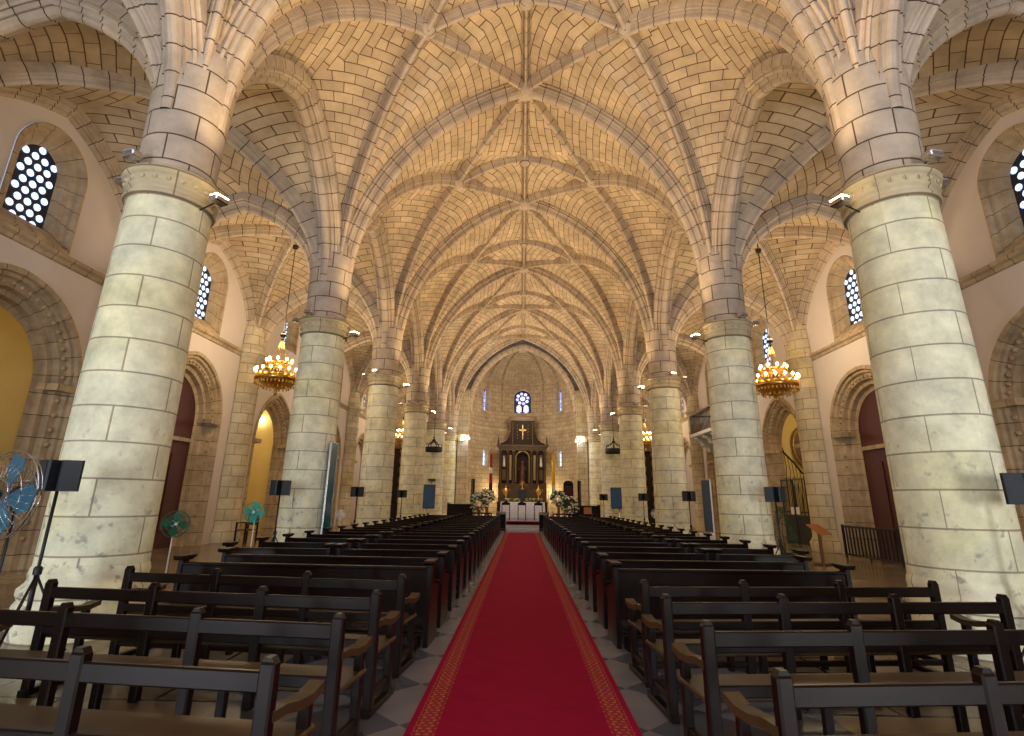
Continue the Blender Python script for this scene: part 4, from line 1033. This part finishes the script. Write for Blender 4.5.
def balustrade(x0, x1, lab):
    t = thing('communion_rail', lab, 'railing', (0, 0, 0))
    m = MB(); m.rbox(x0, x1, 29.32, 29.46, .86, .93, .01); m.obj('top_rail', 'wood', t); m = MB(); m.rbox(x0, x1, 29.34, 29.44, .0, .12, .01); m.obj('bottom_rail', 'wood', t)
    n = int((x1-x0)/.17)
    for k in range(n+1):
        x = lerp(x0+.04, x1-.04, k/n); m = MB(); m.lathe([(.022, .10), (.03, .2), (.042, .34), (.02, .48), (.018, .6), (.032, .72), (.02, .87)], (x, 29.39), 8); m.obj('baluster', 'wood', t)
balustrade(-3.9, -1.55, 'dark turned balustrade left of the altar steps'); balustrade(1.6, 4.0, 'dark turned balustrade right of the altar steps')
def bouquet(x, y, z0, zc, r, lab, stand='iron'):
    t = thing('flower_arrangement', lab, 'flowers', (x, y, 0), 0, 'large white bouquets'); 
    m = MB(); m.lathe([(.001, z0), (.18, z0), (.10, z0+.06), (.07, zc-.35), (.20, zc-.22), (.22, zc-.1), (.001, zc-.1)], n=16); m.obj('vase', 'terracotta', t)
    m = MB()
    for k in range(260):
        d = Vector((random.gauss(0, 1), random.gauss(0, .7), random.gauss(.2, .8))).normalized()*r*random.uniform(.5, 1.05); p = Vector((0, 0, zc+.1))+d
        sd = Vector((random.random()-.5, random.random()-.5, random.random()-.5)).normalized()*.05; q = d.normalized()*.13
        m.add([p-sd, p+q, p+sd, p-q*.5], [(0, 1, 2, 3)])
    m.obj('leaves', 'green', t); fl = MB()
    for k in range(85):
        d = Vector((random.gauss(0, 1), random.gauss(-.3, .7), random.gauss(.2, .8))).normalized()*r*random.uniform(.7, 1.1); p = Vector((0, 0, zc+.1))+d
        fl.sphere(p, random.uniform(.04, .07), 6, .7)
    o = fl.obj('blossoms', 'petal', t); o['kind'] = 'stuff'
bouquet(-2.35, 30.6, 0, 1.30, .50, 'large white flower bouquet on the left of the altar steps, upper one'); bouquet(-1.98, 31.6, PZ, 1.62, .42, 'white flower bouquet nearest the altar table on its left')
bouquet(2.05, 31.5, PZ, 1.60, .42, 'white flower bouquet nearest the altar table on its right'); bouquet(2.55, 30.4, 0, 1.22, .50, 'large white flower bouquet right of the altar steps, lower one')
for x, lb in ((-.62, 'low yellow and green flower garland on the altar left half'), (.72, 'low yellow and green flower garland on the altar right half')):
    t = thing('altar_garland', lb, 'flowers', (x, 33.75, PZ+1.05), 0, 'garlands on the altar'); a = MB(); b_ = MB()
    for k in range(110):
        p = Vector((random.uniform(-.5, .5), random.uniform(-.1, .1), .02+random.random()*.13)); sd = Vector((random.random()-.5, random.random()-.5, random.random()-.5)).normalized()*.045; q = Vector((random.random()-.5, random.random()-.5, random.random()-.2)).normalized()*.07
        a.add([p-sd, p+q, p+sd, p-q*.5], [(0, 1, 2, 3)])
    for k in range(36): b_.sphere((random.uniform(-.5, .5), random.uniform(-.1, .05), .05+random.random()*.12), .035, 6, .8)
    a.obj('leaves', 'green', t); b_.obj('blossoms', 'yflower', t)['kind'] = 'stuff'
t = thing('potted_fern', 'low green fern in a planter left of the altar steps', 'plant', (-2.2, 28.75, 0))
m = MB(); m.lathe([(.001, 0), (.16, 0), (.2, .28), (.001, .26)], n=14); m.obj('pot', 'terracotta', t)
m = MB()
for k in range(150):
    a = random.random()*2*PI; d = Vector((math.cos(a), math.sin(a), random.uniform(.4, 1.8))).normalized()*random.uniform(.3, .6); p = Vector((0, 0, .25)); sd = d.cross(Vector((0, 0, 1))).normalized()*.025
    m.add([p, p+d*.6-sd, p+d+Vector((0, 0, -.08)), p+d*.6+sd], [(0, 1, 2, 3)])
m.obj('fronds', 'green', t)
t = thing('processional_candlestick', 'tall thin white candlestick right of the altar table', 'candlestick', (1.55, 33.4, PZ))
m = MB(); m.lathe([(.001, 0), (.14, 0), (.12, .04), (.03, .08), (.02, .9), (.05, 1.0), (.02, 1.02)], n=12); m.obj('stand', 'chrome', t); m = MB(); m.tube([(0, 0, 1.02), (0, 0, 1.5)], .025, 8); m.obj('candle', 'white', t)

# choir stalls and throne chairs
def stall(x0, x1, y, rz, lab):
    t = thing('choir_stall', lab, 'choir stall', ((x0+x1)/2, y, PZ), rz); h = (x1-x0)/2
    m = MB(); m.rbox(-h, h, .0, .06, .0, .80, .01)
    for k in range(int(2*h/.5)): x = -h+.25+.5*k; m.rbox(x-.19, x+.19, -.015, .0, .12, .66, .006)
    m.obj('front_panel', 'wood', t)
    m = MB(); m.rbox(-h-.03, h+.03, -.08, .22, .80, .85, .01); m.obj('book_ledge', 'wood', t)
    m = MB(); m.rbox(-h, h, .55, .95, .40, .45, .01); m.rbox(-h, h, .95, 1.0, .0, .82, .01); m.obj('bench', 'wood', t)
    for s_ in (-1, 1): m = MB(); m.rbox(s_*h-.03, s_*h+.03, .0, 1.0, 0, .9, .01); m.obj('end_panel', 'wood', t)
stall(-4.55, -3.05, 34.3, 0, 'dark panelled choir stall left of the altar'); stall(3.1, 4.75, 34.3, 0, 'dark panelled choir stall right of the altar')
def throne(x, y, h, w_, rz, arch, lab):
    t = thing('throne_chair', lab, 'chair', (x, y, PZ), rz)
    k = w_/2; m = MB(); m.prism([(-k, .4), (k, .4), (k, h-(.2 if arch else 0))]+([(k*.7, h-.05), (0, h), (-k*.7, h-.05)] if arch else [])+[(-k, h-(.2 if arch else 0))], 'y', .25, .33); m.obj('high_back', 'wood', t)
    m = MB(); m.prism([(-k*.7, 1.0), (k*.7, 1.0), (k*.7, h-.35), (-k*.7, h-.35)], 'y', .235, .25); m.obj('back_pad', 'woodred', t)
    m = MB(); m.rbox(-k, k, -.28, .28, .40, .48, .01); m.obj('seat', 'woodred', t)
    for a in (-1, 1):
        for y_ in (-.25, .25): m = MB(); m.rbox(a*(k-.04)-.03, a*(k-.04)+.03, y_-.03, y_+.03, 0, .78 if y_ < 0 else .45, .005); m.obj('leg', 'wood', t)
        m = MB(); m.rbox(a*(k-.04)-.035, a*(k-.04)+.035, -.3, .3, .76, .81, .008); m.obj('armrest', 'wood', t)
throne(-3.55, 37.0, 2.45, .62, -1.2, False, 'dark high-backed throne chair turned sideways left of the altar')
throne(3.1, 37.0, 2.42, .66, 0, True, 'dark throne chair with rounded back right of the altar'); throne(4.05, 36.7, 2.40, .60, 1.2, False, 'narrow dark high-backed chair turned sideways at the far right')
for x, y, s_ in ((-3.0, 36.6, 'left'), (-2.6, 36.7, 'left')): pass
t = thing('side_table', 'small side table covered in white cloth right of the altar', 'table', (3.35, 35.9, PZ)); 
m = MB(); m.prism([(-.42, 0), (.42, 0), (.36, .80), (-.36, .80)], 'y', -.3, .3); m.obj('cloth', 'cloth', t); m = MB(); m.rbox(-.12, .12, -.1, .1, .80, 1.0, .02); m.obj('covered_chalice', 'white', t)
t = thing('orange_chair', 'small orange-brown wooden chair before the right stall', 'chair', (3.75, 31.9, PZ-.0))
m = MB(); m.rbox(-.22, .22, -.2, .2, .40, .45, .01); m.obj('seat', 'orange', t); m = MB(); m.rbox(-.22, .22, .17, .2, .45, .78, .01); m.obj('backrest', 'orange', t)
for a in (-1, 1):
    for b2 in (-1, 1): m = MB(); m.box(a*.2-.02, a*.2+.02, b2*.17-.02, b2*.17+.02, 0, .40); m.obj('leg', 'orange', t)
# flags
def flag(x, y, cols, lab):
    t = thing('flag_on_pole', lab, 'flag', (x, y, PZ)); m = MB(); m.tube([(0, 0, .04), (0, 0, 4.6)], .022, 8); m.sphere((0, 0, 4.65), .06, 8); m.obj('pole', 'gold', t)
    m = MB(); m.lathe([(.001, 0), (.2, 0), (.18, .06), (.03, .1)], n=14); m.obj('base', 'woodbrown', t)
    for i, (c, z0, z1) in enumerate(cols):
        m = MB(); n = 12; vs = []
        for zz in (z0, z1):
            for k in range(n): x_ = .02+.26*k/(n-1)*(1-.3*(zz/4.6)); vs.append((x_, .07*math.sin(k*1.5), zz))
        b_ = [(vx, vy+.015, vz) for vx, vy, vz in vs]
        m.add(vs+b_, [(k, k+1, n+k+1, n+k) for k in range(n-1)]+[(2*n+k+n, 2*n+n+k+1, 2*n+k+1, 2*n+k) for k in range(n-1)], None, True); m.obj('cloth_band', c, t)
flag(-2.42, 40.9, [('red', 3.4, 4.4), ('white', 3.0, 3.4), ('red', 2.3, 3.0), ('blue', 1.5, 2.3)], 'draped red, white and blue flag on a pole left of the altarpiece')
flag(2.22, 40.9, [('yellowcloth', 2.2, 4.4), ('white', 1.3, 2.2)], 'draped yellow and white flag on a pole right of the altarpiece')

# ------------------------------------------------------------------ the great altarpiece
t = thing('carved_altarpiece', 'tall dark carved wooden altarpiece with gilding in the apse', 'altarpiece', (.03, 43.0, PZ))
def Zp(z): return z-PZ
m = MB(); m.box(-1.92, 1.92, -.35, .55, 0, 1.0)
for k in range(7): x = -1.65+.55*k; m.rbox(x-.2, x+.2, -.37, -.35, .15, .85, .01)
m.obj('plinth', 'reredos', t)
m = MB(); m.box(-1.86, 1.86, -.1, .55, 1.0, 2.35); m.obj('predella', 'reredosgold', t)
# main storey with niche
m = MB(); PN = lambda y, z, d=0: (y, -.05+d, z)
wall_strip(m, lambda y, z: (y, -.05, z), -1.82, 1.82, 4.95, [(0, .46, 2.45, 4.25, 4.72)])
frame(m, PN, 0, .46, 4.25, 4.72, 2.45, [(0, 0), (0, .42)]); o = outline(0, .47, 4.25, 4.73, 2.45, 14); m.add([(a, .36, z) for a, z in o], [tuple(range(len(o)))])
for s_ in (-1, 1): m.box(*sorted((s_*1.82, s_*1.80)), -.05, .5, 2.35, 4.95)
m.box(-1.82, 1.82, -.05, .42, 2.35, 2.449); m.obj('main_storey', 'reredos', t)
m = MB(); frame(m, PN, 0, .58, 4.25, 4.84, 2.42, [(0, -.01), (.0, -.06), (.05, -.07), (.10, -.04), (.12, 0)]); m.obj('niche_frame', 'dullgold', t)
for x in (-1.72, -1.16, -.72, .72, 1.16, 1.72):
    m = MB(); m.lathe([(.10, 2.36), (.10, 2.44), (.075, 2.5), (.08, 3.2), (.07, 3.3), (.085, 3.36), (.07, 4.5), (.09, 4.6), (.11, 4.75)], (x, -.17), 12); m.box(x-.12, x+.12, -.29, -.05, 4.75, 4.86); m.box(x-.12, x+.12, -.29, -.05, 2.25, 2.36); m.obj('column', 'reredosgold', t)
for x in (-1.44, -.94, .94, 1.44):
    if abs(x) > 1.2:
        m = MB(); m.rbox(x-.16, x+.16, -.09, -.05, 2.6, 3.4, .01); m.rbox(x-.16, x+.16, -.09, -.05, 3.55, 4.5, .01); m.obj('side_panel', 'reredosgold', t)
        m = MB(); z = 3.62; m.lathe([(.09, z), (.10, z+.2), (.06, z+.42), (.085, z+.52), (.03, z+.58), (.055, z+.66), (.04, z+.72), (.001, z+.74)], (x, -.14), 10); m.obj('saint_figure', 'marble', t)
    else:
        m = MB(); m.rbox(x-.09, x+.09, -.08, -.05, 2.6, 4.5, .01); m.obj('narrow_panel', 'dullgold', t)
m = MB(); z = 2.45; m.lathe([(.22, z), (.24, z+.08), (.20, z+.12), (.24, z+.3), (.20, z+.75), (.13, z+1.05), (.19, z+1.2), (.08, z+1.32), (.10, z+1.42), (.115, z+1.5), (.08, z+1.6), (.001, z+1.63)], (0, .10), 16)
m.tube([(-.16, .06, z+1.15), (-.26, -.02, z+.95), (-.12, -.08, z+.9)], .04, 8); m.tube([(.16, .06, z+1.15), (.25, -.02, z+.95), (.10, -.08, z+1.0)], .04, 8); m.obj('niche_statue', 'canvas', t)
m = MB()
for z0, z1, e in ((4.86, 4.98, .02), (4.98, 5.12, .06), (5.12, 5.20, .16), (5.20, 5.27, .20)): m.box(-1.84-e, 1.84+e, -.2-e, .5, z0, z1)
for k in range(22): x = -1.75+3.5*k/21; m.box(x-.04, x+.04, -.31, -.26, 5.0, 5.1)
m.obj('entablature', 'reredosgold', t)
for s_ in (-1, 1):
    m = MB(); L_ = [(s_*1.80, 5.27), (s_*1.75, 5.38), (s_*1.5, 5.48), (s_*1.25, 5.66), (s_*1.08, 5.95), (s_*.98, 6.3), (s_*.94, 6.6), (s_*.94, 5.27)]
    m.prism(L_, 'y', -.1, .3); m.obj('curved_shoulder', 'reredos', t)
    m = MB(); m.lathe([(.09, 5.27), (.09, 5.40), (.04, 5.44), (.09, 5.56), (.05, 5.70), (.02, 5.95), (.001, 6.05)], (s_*1.9, -.15), 12); m.obj('finial', 'reredosgold', t)
m = MB(); m.box(-.92, .92, -.12, .4, 5.27, 7.2); m.box(-.62, .62, -.15, -.12, 5.5, 7.0); m.obj('upper_storey', 'reredos', t)
for x in (-.80, .80): m = MB(); m.lathe([(.08, 5.3), (.06, 5.4), (.065, 6.9), (.09, 7.05)], (x, -.2), 10); m.obj('upper_column', 'reredosgold', t)
m = MB()
for z0, z1, e in ((7.2, 7.3, .04), (7.3, 7.42, .09), (7.42, 7.5, .14)): m.box(-.92-e, .92+e, -.16-e, .4, z0, z1)
m.obj('crowning_cornice', 'reredosgold', t)
m = MB(); m.box(-.04, .04, -.20, -.15, 5.7, 6.85); m.box(-.28, .28, -.20, -.15, 6.4, 6.48); m.obj('cross', 'dullgold', t)
m = MB()
for s_ in (-1, 1):
    for k in range(5): z = 5.75+.25*k; m.tube([(s_*.38, -.17, z), (s_*.46, -.17, z+.08), (s_*.38, -.17, z+.16), (s_*.30, -.17, z+.08), (s_*.38, -.17, z)], .02, 6)
m.obj('scroll_ornament', 'dullgold', t)
m = MB(); m.box(-.42, .42, -.75, -.36, .0, 1.05); m.box(-.32, .32, -.6, -.35, 1.05, 1.9); m.obj('tabernacle', 'black', t)
def goldpiece(x, z, s_, lab):
    t = thing('golden_lamp', lab, 'lamp', (x, 42.45 if abs(x) > .3 else 42.2, z), 0, 'golden ornaments below the altarpiece'); m = MB()
    m.lathe([(.10*s_, 0), (.12*s_, .04), (.03*s_, .1), (.05*s_, .2*s_), (.16*s_, .34*s_), (.17*s_, .48*s_), (.10*s_, .62*s_), (.03*s_, .70*s_), (.05*s_, .76*s_), (.001, .82*s_)], n=14); m.obj('body', 'gold', t)
    for a in range(6): m = MB(); c_, q = math.cos(a*PI/3), math.sin(a*PI/3); m.tube([(.15*s_*c_, .15*s_*q, .42*s_), (.26*s_*c_, .26*s_*q, .5*s_), (.22*s_*c_, .22*s_*q, .62*s_)], .015, 6); m.obj('scroll_arm', 'gold', t)
goldpiece(-1.22, 1.62, 1.25, 'golden urn lamp at the left foot of the altarpiece'); goldpiece(1.25, 1.62, 1.25, 'golden urn lamp at the right foot of the altarpiece')
for x in ():
    pass
t = thing('golden_monstrance', 'round golden ornament on the dark tabernacle below the niche', 'ornament', (.03, 42.5, 2.36))
m = MB(); m.lathe([(.14, 0), (.13, .04), (.03, .1), (.04, .2), (.02, .3)], n=12); m.obj('foot', 'gold', t)
m = MB(); m.sphere((0, 0, .45), .15, 14)
for k in range(14): a = 2*PI*k/14; m.tube([(.12*math.cos(a), 0, .45+.12*math.sin(a)), (.27*math.cos(a), 0, .45+.27*math.sin(a))], [.02, .004], 5)
m.obj('sunburst', 'gold', t)
# golden light on the altarpiece flanks (added points behind it, no lamps built)
for sx in (-1, 1):
    l = bpy.data.lights.new('altarpiece_glow', 'POINT'); l.energy = 55; l.color = (1, .74, .34); l.shadow_soft_size = .1; o = bpy.data.objects.new('altarpiece_glow', l); C.objects.link(o); o.location = (sx*2.0, 43.75, 2.2)
l = bpy.data.lights.new('altar_fill', 'POINT'); l.energy = 420; l.color = (1, .82, .58); l.shadow_soft_size = .4; o = bpy.data.objects.new('altar_fill', l); C.objects.link(o); o.location = (0, 38.5, 8.0)  # added fill points, this and the next; brighten the apse without any fixture
l = bpy.data.lights.new('altar_fill', 'POINT'); l.energy = 120; l.color = (.95, .93, 1); l.shadow_soft_size = .4; o = bpy.data.objects.new('altar_fill', l); C.objects.link(o); o.location = (0, 30.5, 6.5)

# side altars closing the aisles
for sx, lab in ((-1, 'dark gilded side altarpiece at the far end of the left aisle'), (1, 'dark gilded side altarpiece at the far end of the right aisle')):
    t = thing('side_altarpiece', lab, 'altarpiece', (sx*8.3, 40.35, 0))
    m = MB(); m.box(-1.5, 1.5, -.5, .15, 0, 1.1); m.obj('plinth', 'reredos', t)
    m = MB(); m.box(-1.35, 1.35, -.1, .15, 1.1, 5.4); m.obj('back_panel', 'reredos', t)
    for x in (-1.2, -.6, .6, 1.2):
        m = MB(); pts = [(x+.05*math.cos(k*.9), -.22+.05*math.sin(k*.9), 1.1+k*.1) for k in range(40)]; m.tube(pts, .07, 8); m.obj('twisted_column', 'dullgold', t)
    m = MB(); m.box(-1.5, 1.5, -.35, .15, 5.1, 5.35); m.prism([(-1.4, 5.35), (1.4, 5.35), (.9, 5.9), (.3, 6.1), (0, 6.45), (-.3, 6.1), (-.9, 5.9)], 'y', -.2, .15); m.obj('pediment', 'reredosgold', t)
    m = MB(); m.lathe([(.25, 1.6), (.22, 2.4), (.26, 2.9), (.10, 3.1), (.14, 3.3), (.001, 3.45)], (0, -.15), 12); m.obj('statue', 'dullgold', t)
